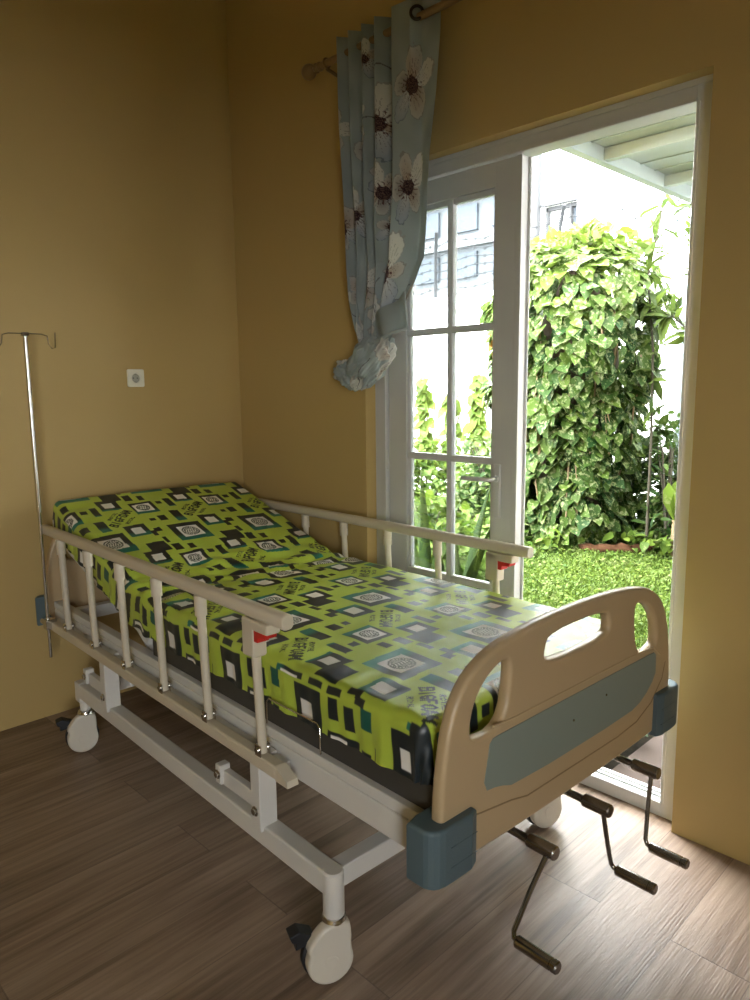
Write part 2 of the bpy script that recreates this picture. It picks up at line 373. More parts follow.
# backrest frame (tilted)
sl = math.atan(.2/.68); bx, bz = .95, .575
def onback(d, off=0): return (bx-d*math.cos(sl)-off*math.sin(sl)*-1*-1, bz+d*math.sin(sl)-off*math.cos(sl))
b = MB()
for y in (YN+.03, YF-.03): b.tube([(bx, y, bz-.012), (bx-.74*math.cos(sl), y, bz+.74*math.sin(sl)-.012)], .014, 8)
for d in (.1, .4, .73): b.tube([(bx-d*math.cos(sl), YN+.03, bz+d*math.sin(sl)-.012), (bx-d*math.cos(sl), YF-.03, bz+d*math.sin(sl)-.012)], .012, 8)
for y in (YN+.07, YF-.07): b.tube([(.50, y, .72), (.92, y, .47)], .014, 8)
P(b, 'backrest_frame', M['frame'])
b = MB(); nx = Vector((math.cos(sl), 0, -math.sin(sl))); nn = Vector((-math.sin(sl)*-1, 0, math.cos(sl)))
p0 = Vector((bx, 0, bz+.004)); p1 = p0-nx*.76
b.add([(p.x, y, p.z+dz) for dz in (-.01, .004) for y in (YN+.045, YF-.045) for p in (p0, p1)], [(0, 1, 3, 2), (4, 6, 7, 5), (0, 4, 5, 1), (2, 3, 7, 6), (0, 2, 6, 4), (1, 5, 7, 3)])
P(b, 'backrest_board', M['frame'])
# wire mattress guard on near side
b = MB()
def rb(pts, r=.0024): b.tube(pts, r, 8)
rb([(1.688, YN-.010, .54), (1.690, YN-.010, .602), (1.700, YN-.010, .612), (1.898, YN-.010, .614), (1.908, YN-.010, .604), (1.910, YN-.010, .54)])
P(b, 'mattress_stop_wire', M['chrome'])
# base frame
YB0, YB1 = -1.088, -1.038; YBF0, YBF1 = -.190, -.140
b = MB()
for y0, y1 in ((YB0, YB1), (YBF0, YBF1)):
    b.box((.425, y0, .222), (1.975, y1, .281), .006)
b.box((1.93, YB1, .222), (1.975, YBF0, .276), .004); b.box((.45, YB1, .222), (.50, YBF0, .276), .004)
b.box((.425, YB0-.001, .205), (.47, YB1+.001, .284), .004)
for y in (-1.063, -.165): b.lathe((1.97, y, .165), (0, 0, 1), [(.024, 0), (.026, .004), (.026, .112), (.022, .1165)])
for y in (-1.063, -.165): b.lathe((.455, y, .170), (0, 0, 1), [(.02, 0), (.02, .05)])
P(b, 'base_frame', M['frame'])
# lifting legs / links
for y, s in ((-1.064, 1), (-.164, -1)):
    for x in (.735, 1.70):
        b = MB(); b.box((x-.02, y-.034*s, .268), (x+.022, y+.020*s, .47), .003); b.box((x-.20, y-.010, .300), (x-.02, y+.012, .345), .003)
        b.box((x-.022, y-.022, .468), (x+.024, y+.022, .478))
        b.box((x-.006, y+.018*s, .42), (x+.024, y+.032*s, .47))
        lg = P(b, 'lifting_leg', M['frame'])
        b = MB(); b.box((x-.222, y-.020, .303), (x-.194, y+.014, .360), .004); P(b, 'link_plate', M['frame'], lg)
        for bxx, bzz in ((x, .320), (x-.208, .332)): b = MB(); b.lathe((bxx, y-s*(.034 if bxx == x else .020), bzz), (0, -s, 0), [(.014, 0), (.014, .002), (.009, .003), (.009, .008), (.004, .009)], 8); P(b, 'bolt', M['chrome'], lg)
# linkage under bed: cross tubes and crank rods
b = MB()
for x in (.70, 1.66): b.tube([(x, -1.03, .39), (x, -.14, .39)], .018, 10)
for y in (-.755, -.52, -.265): b.tube([(1.3, y, .40), (2.20, y, .385)], .010, 8)
for y in (-.755, -.265): b.tube([(.72, y, .40), (1.3, y, .40)], .012, 8)
P(b, 'lifting_linkage', M['deck'])

# casters --------------------------------------------------------------------
def caster(x, y, ang, brake=True):
    """ang: direction (deg, bed frame) in which the wheel trails the stem"""
    def T(p):  # local: a = trail direction, c = axle direction
        a = math.radians(ang); ca, sa = math.cos(a), math.sin(a)
        return (x+p[0]*ca-p[1]*sa, y+p[0]*sa+p[1]*ca, p[2])
    def go(mb): mb.v = [T(p) for p in mb.v]; return mb
    tr = .018
    # housing: teardrop cover either side
    prof = [(tr+.052*math.cos(t), .060+.052*math.sin(t)) for t in [math.radians(k) for k in range(150, 391, 15)]]
    prof = [(tr+.058*math.cos(math.radians(k)), .0625+.058*math.sin(math.radians(k))) for k in range(180, 391, 15)]+[(.076, .108), (.052, .140), (.030, .158), (-.030, .160), (-.036, .125), (-.034, .09)]
    pp = smooth_poly(prof, 1)
    mb = plate([pp], .017, .009, lambda a, c, t: (a, .013+t, c))
    c = P(go(mb), 'caster', M['wheel'])
    for q in c.data.polygons: q.use_smooth = True
    mb = MB(); mb.lathe((tr, -.026, .0625), (0, 1, 0), [(.045, 0), (.058, .001), (.0625, .006), (.0625, .021), (.058, .024), (.045, .0245)], 32); P(go(mb), 'wheel', M['black'], c)
    mb = MB(); mb.lathe((0, 0, .150), (0, 0, 1), [(.028, 0), (.031, .008), (.028, .016), (.018, .020), (.018, .032)]); P(go(mb), 'swivel_collar', M['chrome'], c)
    mb = MB(); mb.lathe((tr, .028, .0625), (0, 1, 0), [(.018, 0), (.018, .0025), (.016, .0032)], 24); P(go(mb), 'hub_cap', M['wheel'], c)
    if brake:
        mb = MB()
        mb.prism([(.045, .108), (.052, .128), (.088, .146), (.112, .138), (.106, .122), (.096, .118), (.098, .100), (.078, .104), (.068, .098)], lambda a, cc, t: (a, t-.012, cc), -.020, .018)
        P(go(mb), 'brake_pedal', M['black'], c, bevel=.003)
    return c
caster(1.97, -1.063, 250)
caster(.455, -1.063, 255, True)
caster(1.97, -.165, 255, False)
caster(.455, -.165, 240, False)

# head and foot boards ---------------------------------------------------------
YC = -.567
half = [(.445, .428), (.492, .47), (.492, .58), (.480, .68), (.460, .765), (.432, .814), (.392, .849), (.32, .880), (.18, .897), (0, .902)]
def dens(p, k=3): # gentle Chaikin smoothing for the top
    return p
outl = [(y, z) for y, z in half]+[(-y, z) for y, z in reversed(half[:-1])]
outl = [(y, z-(.007 if z > .75 else 0)) for y, z in smooth_poly(outl, 2)]
sideh = smooth_poly([(.290, .694), (.396, .696), (.402, .730), (.386, .782), (.340, .826), (.278, .846), (.268, .81)], 2)
midh = smooth_poly([(-.137, .790), (.137, .790), (.142, .828), (.120, .858), (-.120, .858), (-.142, .828)], 2)
def board(xc, s, nm):
    fn = lambda a, c, t: (xc+s*t, YC+a, c)
    sh_ = [(a, c-.007) for a, c in sideh]; mh_ = [(a, c-.007) for a, c in midh]
    mb = plate([outl, sh_, [(-a, c) for a, c in sh_], mh_], .0155, .011, fn)
    o = P(mb, nm, M['cream'])
    me = o.data
    for q in me.polygons: q.use_smooth = abs((q.normal.x)) < .98
    # inlay, slightly proud of the face
    hexa = [(-.345, .578), (-.25, .538), (.25, .538), (.345, .578), (.41, .600), (.408, .672), (-.36, .672)]
    hexa = [(-.385, .590), (-.30, .540), (.30, .540), (.385, .590), (.392, .668), (-.392, .668)]
    hexa = smooth_poly([(-.352, .566), (-.30, .560), (-.24, .538), (.26, .538), (.34, .556), (.405, .604), (.405, .640), (.402, .674), (.36, .676), (-.29, .676), (-.330, .674), (-.336, .64)], 1)
    mb = plate([hexa], .0015, .0005, lambda a, c, t: (xc+s*(.016+t), YC-.009+a, c)); P(mb, 'inlay_panel', M['inlay'], o)
    mb = MB(); mb.tube([(xc+s*.0150, YC+a, c) for a, c in [(-.33, .70), (-.25, .696), (.25, .696), (.38, .690), (.42, .66)]], .003, 6); P(mb, 'moulded_line', M['cream'], o)
    for (a, c) in ((-.02, .612), (.13, .63)): mb = MB(); mb.lathe((xc+s*.0165, YC+a, c), (s, 0, 0), [(.003, 0), (.003, .0025)], 8); P(mb, 'screw', M['darkmetal'], o)
    # groove bead below the inlay
    path = [(-.40, .528), (-.37, .522), (-.26, .506), (-.20, .492), (.20, .492), (.30, .500), (.38, .53), (.44, .585), (.455, .63)]
    mb = MB(); mb.tube([(xc+s*.0138, YC+a, c) for a, c in path], .003, 6); P(mb, 'groove', M['groove'], o)
    # inner rim line under the holes
    for sg in (-1, 1):
        mb = MB()
        q = [(.470, .545), (.395, .545), (.395, .425), (.530, .425), (.530, .545)]
        # bumper: rounded corner box
        y1, y0 = YC+sg*.395, YC+sg*.535
        xb_ = .046 if s > 0 else .004
        mb = plate([smooth_poly([(xc-s*xb_, y0), (xc-s*xb_, y1), (xc-s*.0, y1), (xc+s*.036, y1), (xc+s*.036, y0-sg*.045), (xc+s*.030, y0-sg*.016), (xc+s*.012, y0-sg*.002), (xc-s*min(.01, xb_*.5), y0)], 1)], .0625, .008, lambda a, c, t: (a, c, .4875+t))
        o2 = P(mb, 'corner_bumper', M['blue'], o)
        for z in (.462, .505): mb = MB(); mb.box((xc+s*.0355, y1-sg*-.008, z), (xc+s*.0366, y0-sg*.05, z+.0015)); P(mb, 'bumper_line', M['blue'], o)
    return o
board(2.287, 1, 'footboard')
board(.078, -1, 'headboard')

# side rails ------------------------------------------------------------------
def side_rail(y, s):
    """s=-1 near side, +1 window side (outward direction)"""
    x0, d = .378 if s < 0 else .360, .265
    mb = MB(); mb.box((.17, y-.017, .447), (1.80, y+.017, .484), .006)
    mb.add([(1.80, y-.017, .447), (1.80, y+.017, .447), (1.80, y-.017, .484), (1.80, y+.017, .484), (1.85, y-.017, .447), (1.85, y+.017, .447), (1.845, y-.017, .462), (1.845, y+.017, .462)],
           [(0, 1, 5, 4), (2, 6, 7, 3), (0, 4, 6, 2), (1, 3, 7, 5), (4, 5, 7, 6), (0, 2, 3, 1)])
    r = P(mb, 'side_rail', M['rail'])
    yi = y-s*.034
    mb = MB(); mb.box((.17, yi-.010, .445), (1.78, yi+.012, .470), .003); P(mb, 'inner_rail_bar', M['frame'], r)
    mb = MB()
    sec = rrect(.036, .038, .014, 4)
    mb = plate([sec], (1.848-.205)/2, .004, lambda a, c, t: (1.0265-(.018 if s > 0 else 0)+t, y+a, .860+c)); hr = P(mb, 'handrail', M['rail'], r)
    for q in hr.data.polygons: q.use_smooth = abs(q.normal.x) < .5
    for i in range(6):
        xt = x0+i*d; xb = xt+.020
        mb = MB(); mb.tube([(xb, y, .488), (xt, y, .842)], .0125, 14); p = P(mb, 'post', M['rail'], r)
        if i < 5: mb = MB(); mb.tube([(xt+.003, y, .785), (xt+.001, y, .842)], .0175, 14); P(mb, 'post_sleeve', M['rail'], p)
        mb = MB()
        for dy in (-.014, .014): mb.box((xb-.013, y+dy-.0015, .478), (xb+.013, y+dy+.0015, .512), .001)
        mb.lathe((xb, y-.021, .498), (0, 1, 0), [(.007, 0), (.007, .042)], 10)
        P(mb, 'hinge_bracket', M['chrome'], p)
    xt = x0+5*d
    mb = MB(); mb.box((xt-.026, y-.021, .742), (xt+.026, y+.021, .842), .006); mb.box((xt-.026, y-.021, .815), (xt+.085, y+.021, .842), .005); lt = P(mb, 'latch_housing', M['rail'], r)
    mb = MB(); mb.prism([(xt+.024, .818), (xt+.076, .818), (xt+.072, .803), (xt+.042, .800), (xt+.040, .786), (xt+.024, .786)], lambda a, c, t: (a, y+t, c), -.018, .018); P(mb, 'release_handle', M['red'], lt, bevel=.002)
    return r
side_rail(-1.084, -1); side_rail(-.083, 1)
# rail brackets to frame
for x in (.45, 1.10, 1.64):
    for y0, y1 in ((-1.05, YN), (YF, -.117)): b = MB(); b.box((x, y0, .44), (x+.03, y1, .47)); P(b, 'rail_mount', M['frame'])

# cranks ---------------------------------------------------------------------
for (y, top, bot, ends) in ((-.755, None, (-.897, .246), 0), (-.520, None, (-.478, .203), 1), (-.270, None, (-.300, .182), 2)):
    z = .378; c = MB(); c.tube([(2.16, y, z+.002), (2.315, y, z)], .0095, 12); cr = P(c, 'crank', M['darkmetal'])
    c = MB(); c.lathe((2.300, y, z), (1, 0, 0), [(.014, 0), (.0165, .003), (.0165, .070), (.014, .073)], 20); P(c, 'crank_hub', M['darkmetal'], cr)
    by, bz2 = bot; c = MB()
    xa, xb2 = 2.352, 2.365
    dv = Vector((0, by-y, bz2-z)); 
    c.tube([(xa, y, z-.004), (xa+.002, y+dv.y*.5, z+dv.z*.5), (xa+.006, y+dv.y*.93, z+dv.z*.93), (xa+.012, y+dv.y*.985, z+dv.z*.985), (xa+.026, by, bz2)], .0058, 12); P(c, 'crank_arm', M['darkmetal'], cr)
    c = MB(); c.lathe((xa+.020, by, bz2), (1, 0, 0), [(.011, 0), (.0135, .003), (.0135, .084), (.012, .085), (.012, .088), (.0135, .089), (.0135, .098), (.011, .101)], 20); P(c, 'crank_grip', M['darkmetal'], cr)
for y in (-.755, -.52, -.27): c = MB(); c.box((2.18, y-.02, .36), (2.20, y+.02, .46)); P(c, 'crank_mount', M['frame'])

# ------------------------------------------------------------------ bedsheet pattern
GL = {'B': [((0, 0), (0, 1)), ((0, 1), (.75, .95)), ((.75, .95), (.8, .6)), ((.8, .6), (0, .53)), ((.75, .5), (.85, .1)), ((.85, .1), (0, 0))],
      'I': [((.4, 0), (.4, 1))], 'G': [((.9, .85), (.5, 1)), ((.5, 1), (.1, .8)), ((.1, .8), (.1, .2)), ((.1, .2), (.5, 0)), ((.5, 0), (.9, .15)), ((.9, .15), (.9, .45)), ((.9, .45), (.55, .45))],
      'F': [((.1, 0), (.1, 1)), ((.1, 1), (.85, 1)), ((.1, .53), (.7, .53))], 'O': [((.1, .2), (.1, .8)), ((.1, .8), (.5, 1)), ((.5, 1), (.9, .8)), ((.9, .8), (.9, .2)), ((.9, .2), (.5, 0)), ((.5, 0), (.1, .2))],
      'A': [((0, 0), (.5, 1)), ((.5, 1), (1, 0)), ((.2, .35), (.8, .35))], 'M': [((.05, 0), (.05, 1)), ((.05, 1), (.5, .3)), ((.5, .3), (.95, 1)), ((.95, 1), (.95, 0))],
      'R': [((0, 0), (0, 1)), ((0, 1), (.8, .9)), ((.8, .9), (.8, .6)), ((.8, .6), (0, .5)), ((.35, .5), (.9, 0))], 'Y': [((.05, 1), (.5, .5)), ((.95, 1), (.5, .5)), ((.5, .5), (.5, 0))], 'L': [((.1, 1), (.1, 0)), ((.1, 0), (.8, 0))]}
def text_mask(u, v, word, W, H, th):
    """u,v arrays with origin at the text centre, +u reading direction, +v up"""
    k = len(word); cw = W/k; m = np.zeros(u.shape, bool)
    sel = (np.abs(u) < W/2+.003) & (np.abs(v) < H/2+.003)
    if not sel.any(): return m
    uu, vv = u[sel], v[sel]; r = np.zeros(uu.shape, bool)
    for i, ch in enumerate(word):
        x0 = -W/2+i*cw+cw*.1; w = cw*.8
        for (a, b_) in GL[ch]:
            ax, ay, bx_, by_ = x0+a[0]*w, (a[1]-.5)*H, x0+b_[0]*w, (b_[1]-.5)*H
            dx, dy = bx_-ax, by_-ay; t = np.clip(((uu-ax)*dx+(vv-ay)*dy)/(dx*dx+dy*dy), 0, 1)
            r |= np.hypot(uu-ax-t*dx, vv-ay-t*dy) < th
    m[sel] = r; return m
LIME = np.array([.42, .54, .058]); DARK = np.array([.006, .014, .018]); TEAL = np.array([.006, .17, .125]); WHT = np.array([.80, .78, .74]); GREY = np.array([.06, .075, .06])
def pattern(x, y):
    """x: along bed (m), y: across"""
    PX, PY = .460, .328
    # rotate by half a turn on the head section
    hd = x < 1.03
    hx = .580-(x-.0)*1.0; 
    u = np.where(hd, -(x-.570), x-1.983); v = np.where(hd, -(y+.637), y+.838)
    u = np.where(hd, u, u)
    vv = v+PY/2; v = (vv % PY)-PY/2
    uu = u+PX*.5; u = (uu % PX)-PX*.5
    col = np.empty(x.shape+(3,)); col[:] = LIME
    def rel(cx, cy):
        a = u-cx; a = a-PX*np.round(a/PX); c = v-cy; c = c-PY*np.round(c/PY); return a, c
    def rect(cx, cy, w, hgt, teal=0., colr=None):
        a, c = rel(cx, cy); m = (np.abs(a) < w/2) & (np.abs(c) < hgt/2)
        if colr is not None: col[m] = colr; return
        t = np.clip(1-(a+w/2)/(w*teal), 0, 1) if teal else np.zeros_like(a)
        t = np.clip(t*1.8, 0, 1)
        cc = DARK*(1-t[..., None])+TEAL*t[..., None]; col[m] = cc[m]
    def logo(cx, cy, r):
        a, c = rel(cx, cy); d = np.hypot(a, c)
        m = (np.abs(d-r) < .0022) | (np.abs(d-r*.72) < .0014) | ((d < r*.72) & (np.abs(np.sin(c*330+np.sin(a*160)*1.1)) > .72)) | ((d < r) & (d > r*.72) & (np.sin(np.arctan2(c, a)*22) > .35))
        col[m] = GREY
    rect(0, 0, .144, .143, .42); rect(-.001, -.001, .086, .090, colr=WHT); logo(-.001, -.001, .034)
    rect(-.210, .081, .104, .102, .35); rect(-.209, .085, .066, .074, colr=WHT); logo(-.209, .085, .026)
    rect(.070, -.135, .094, .088, .45); rect(.026, -.185, .045, .020); rect(.067, -.135, .050, .044, colr=WHT)
    rect(-.080, -.150, .080, .078); rect(-.146, -.116, .094, .086, .18); rect(-.148, -.116, .044, .044, colr=WHT)
    rect(.142, -.020, .098, .041, .5)
    rect(-.106, .112, .052, .035); rect(-.037, .125, .049, .018); rect(-.118, .056, .042, .027); rect(-.182, .002, .027, .028); rect(-.190, -.043, .080, .029, .15)
    rect(.050, .118, .033, .030); rect(.140, .052, .044, .036); rect(.137, .098, .024, .023)
    a, c = rel(.189, -.116); q = math.sqrt(.5); tu = a*q-c*q; tv = a*q+c*q
    col[text_mask(tu, tv, 'BIGFOAM', .156, .033, .0035)] = DARK
    col[text_mask(tu, tv-.034, 'ROYAL', .070, .013, .0016)] = DARK
    col[text_mask(tu, tv+.040, 'ROYAL', .070, .013, .0016)] = DARK
    return col

# mattress surface --------------------------------------------------------------
def side_pattern(x, z):
    P_ = .344; a = x-1.836; a = a-P_*np.floor((a+.10)/P_); col = np.empty(x.shape+(3,)); col[:] = LIME
    def rc(x0, x1, z0, z1, c): col[(a > x0) & (a < x1) & (z > z0) & (z < z1)] = c
    rc(-.047, .058, .540, .692, DARK); rc(-.047, .058, .540, .575, TEAL*.5); rc(-.022, .024, .605, .655, WHT)
    rc(.089, .121, .640, .695, DARK); rc(.143, .173, .627, .690, DARK); rc(.080, .187, .560, .608, DARK); rc(.093, .150, .585, .598, WHT); rc(.198, .228, .575, .598, DARK); rc(.242, .282, .580, .620, DARK)
    rc(.200, .235, .655, .72, TEAL*.6)
    return col
def build_mattress():
    st = .0032; T = .138; Rr = .030
    S0, S1 = .0, 2.045            # arc positions of the core rectangle; s=0 at head
    SX_head = .195
    wid0, wid1 = -1.036, -.152
    E = PI*Rr/2+(T-Rr)
    # centreline for the upper surface (before rounding): flat z=.735 for x>.96, then sloped
    xs, zs = [2.238], [.728]
    ang = math.atan(.325); step = .002; cx_, cz_ = 2.238, .728; path = [(cx_, cz_, 0.)]
    L = 0
    while cx_ > .172:
        k = min(1, max(0, (1.02-cx_)/.20)); k = k*k*(3-2*k); a = ang*k
        cx_ -= math.cos(a)*step; cz_ += math.sin(a)*step; L += step; path.append((cx_, cz_, a))
    path = np.array(path); Ltot = L
    s_lo, s_hi = Rr, Ltot-Rr      # distance from foot end
    ss = np.arange(s_lo-E-.004, s_hi+E+.004, st); cs = np.arange(wid0+Rr-E-.004, wid1-Rr+E+.004, st)
    S, Cc = np.meshgrid(ss, cs, indexing='ij')
    ds = np.where(S < s_lo, S-s_lo, np.where(S > s_hi, S-s_hi, 0)); dc = np.where(Cc < wid0+Rr, Cc-(wid0+Rr), np.where(Cc > wid1-Rr, Cc-(wid1-Rr), 0))
    e = np.hypot(ds, dc); e4 = (np.abs(ds)**1.0+np.abs(dc)**1.0)
    ec = np.minimum(e, E); th = np.minimum(ec/Rr, PI/2)
    hor = Rr*np.sin(th); down = Rr*(1-np.cos(th))+np.maximum(0, ec-Rr*PI/2)
    with np.errstate(invalid='ignore', divide='ignore'):
        us = np.where(e > 1e-9, ds/np.maximum(e, 1e-9), 0); uc = np.where(e > 1e-9, dc/np.maximum(e, 1e-9), 0)
    s = np.clip(S, s_lo, s_hi)+us*hor; c = np.clip(Cc, wid0+Rr, wid1-Rr)+uc*hor
    # wrinkles
    def wob(a, b_): return np.sin(a*31+b_*9+1.3)*np.sin(b_*17-a*5)+.6*np.sin(a*57-b_*23+.4)+.4*np.sin(a*12+b_*61)
    side = np.clip(e/E, 0, 1)
    xx = np.interp(s, np.arange(len(path))*step, path[:, 0])
    bend = np.exp(-((xx-.93)/.16)**2)
    wr = wob(S*1.0, Cc)*(.0010+.0035*bend)
    # diagonal gathers at bend and near edge
    wr += bend*.004*np.sin(S*70+Cc*25+2*np.sin(Cc*9))
    nearm = np.exp(-((Cc-(wid0+.05))/.10)**2)
    wr += nearm*(.002*np.sin(S*40)+.0015*np.sin(S*93+1))
    crown = .005*np.sin(np.clip((Cc-wid0)/(wid1-wid0), 0, 1)*PI)*np.clip((S-.0)/.1, 0, 1)
    out = side*(.003*np.sin(S*45+np.sin(S*11)*2)+.002*np.sin(S*110)+.004*np.sin(Cc*40))
    down2 = down-wr-crown*(1-side)
    idx = np.clip(s, 0, Ltot)/step
    ar = np.arange(len(path)); px = np.interp(idx, ar, path[:, 0])-np.where(s > Ltot, s-Ltot, 0)+np.where(s < 0, -s, 0); pz = np.interp(idx, ar, path[:, 1]); pa = np.interp(idx, ar, path[:, 2])
    # bottom follows tilt
    X = px-np.sin(pa)*down2*1.0+us*0-(us*out)*np.cos(pa); Z = pz-np.cos(pa)*down2
    Y = c+uc*out
    # at the bend the lower edge compresses
    V = np.stack([X, Y, Z], -1).reshape(-1, 3)
    ns, nc = S.shape; ok = (e < E+.0045)
    I = np.arange(ns*nc).reshape(ns, nc)
    q = ok[:-1, :-1] & ok[1:, :-1] & ok[:-1, 1:] & ok[1:, 1:]
    quads = np.stack([I[:-1, :-1][q], I[:-1, 1:][q], I[1:, 1:][q], I[1:, :-1][q]], -1)
    used = np.unique(quads); remap = -np.ones(ns*nc, int); remap[used] = np.arange(len(used))
    V = V[used]; quads = remap[quads]
    # pattern coordinates: unrolled cloth; x position equals 2.238 - s
    PXc = (2.238-S); PYc = Cc.copy()
    # small cloth shear near the foot corner and at the bend
    PXc = PXc+.006*np.sin(Cc*7)+bend*.02*np.sin(Cc*9+1); PYc = PYc+.012*np.sin(S*2.3)*0+bend*.02*np.sin(S*18)
    # arc-length shift so the head section keeps its own scale
    head = PXc < 1.03
    colr = pattern(PXc.reshape(-1)[used], PYc.reshape(-1)[used])
    cm_ = ((S < s_lo-.012) & (Cc < wid0+Rr-.012)).reshape(-1)[used]
    yy = PYc.reshape(-1)[used]; zc = .735-np.maximum((wid0+.018)-yy, yy-(wid1-.018)); sm_ = zc < .702; sp_ = side_pattern(PXc.reshape(-1)[used]-.004, zc); colr[sm_] = sp_[sm_]; px_ = PXc.reshape(-1)[used]; colr[(zc < .722) & (px_ > 2.190) & (yy < 0) & (yy < wid0+.03)] = DARK; colr[cm_] = DARK
    V = V-np.array([BC.x, BC.y, .59])
    me = D.meshes.new('mattress'); me.vertices.add(len(V)); me.vertices.foreach_set('co', V.astype(np.float32).ravel())
    me.loops.add(quads.size); me.loops.foreach_set('vertex_index', quads.astype(np.int32).ravel())
    me.polygons.add(len(quads)); me.polygons.foreach_set('loop_start', np.arange(0, quads.size, 4, dtype=np.int32)); me.update(calc_edges=True)
    me.polygons.foreach_set('use_smooth', np.ones(len(quads), bool))
    at = me.color_attributes.new('Col', 'FLOAT_COLOR', 'POINT'); rgba = np.ones((len(V), 4), np.float32); rgba[:, :3] = colr; at.data.foreach_set('color', rgba.ravel())
    me.materials.append(M['sheet']); me.validate()
    o = D.objects.new('mattress', me); COL.objects.link(o)
    o.location = RB @ Vector((BC.x, BC.y, .59)); o.rotation_euler = (0, 0, TB)
    tag(o, 'mattress with raised head in a lime green sheet printed with dark and white squares', 'mattress')
    # underside and elastic hem
    mb = MB(); n = 40; v = []
    for i in range(n+1):
        k = int((Ltot-.06)*i/n/step)+int(.03/step); k = min(k, len(path)-1); x, z, a = path[k]
        for y in (wid0+.012, wid1-.012): v.append((x-math.sin(a)*(T-.006), y, z-math.cos(a)*(T-.006)))
    mb.add(v, [(2*i, 2*i+1, 2*i+3, 2*i+2) for i in range(n)], True)
    un = mb.build('underside', M['deck'], o, off=(BC.x, BC.y, .59))
    return o
build_mattress()

# ------------------------------------------------------------------ IV pole
ivb = Vector((.236, -1.108, .335)); iv = empty('iv_pole', RB @ ivb, TB); tag(iv, 'thin chrome drip pole with wire hooks clamped to the head corner of the bed', 'drip pole')
b = MB(); b.tube([(0, 0, 0), (0, 0, .62)], .0065, 12); b.build('lower_pole', M['chrome'], iv)
b = MB(); b.tube([(0, 0, .60), (0, 0, 1.290)], .0095, 12, rs=[.0095, .0085]); b.build('upper_pole', M['chrome'], iv)
b = MB(); b.box((-.02, -.014, .12), (.02, .03, .16), .003); b.lathe((-.03, 0, .14), (-1, 0, 0), [(.012, 0), (.012, .03)], 12); b.build('clamp', M['chrome'], iv)
b = MB(); b.box((-.012, -.012, 1.283), (.012, .012, 1.297), .002); b.build('cap', M['darkmetal'], iv)
for sg in (-1, 1):
    b = MB(); dx, dy = .05*sg*.2, sg
    b.tube([(0, 0, 1.292), (0, sg*.06, 1.292), (0, sg*.082, 1.286), (0, sg*.086, 1.255), (0, sg*.098, 1.238), (0, sg*.110, 1.242), (0, sg*.113, 1.30)], .0022, 8); b.build('hook', M['darkmetal'], iv)

# ------------------------------------------------------------------ curtain rod
rod = empty('curtain_rod', (.78, -.12, 2.662)); tag(rod, 'brown gold curtain rod with a turned round end above the garden door', 'curtain rod')
b = MB(); b.tube([(0, 0, 0), (2.3, 0, 0)], .0135, 16); b.build('rod', M['brass'], rod)
b = MB(); b.lathe((.02, 0, 0), (-1, 0, 0), [(.0145, -.01), (.018, 0), (.013, .008), (.013, .014), (.019, .020), (.013, .027), (.010, .034), (.020, .040), (.027, .052), (.030, .066), (.027, .080), (.020, .090), (.012, .094)], 24); b.build('finial', M['brass'], rod)
for x in (.06, 1.5):
    b = MB(); b.tube([(x, .12, -.03), (x, .05, -.03), (x, .0, -.02)], .007, 8); b.lathe((x, .119, -.03), (0, -1, 0), [(.022, 0), (.02, .006)], 16); b.torus((x, 0, 0), (1, 0, 0), .017, .004); b.build('bracket', M['brass'], rod)

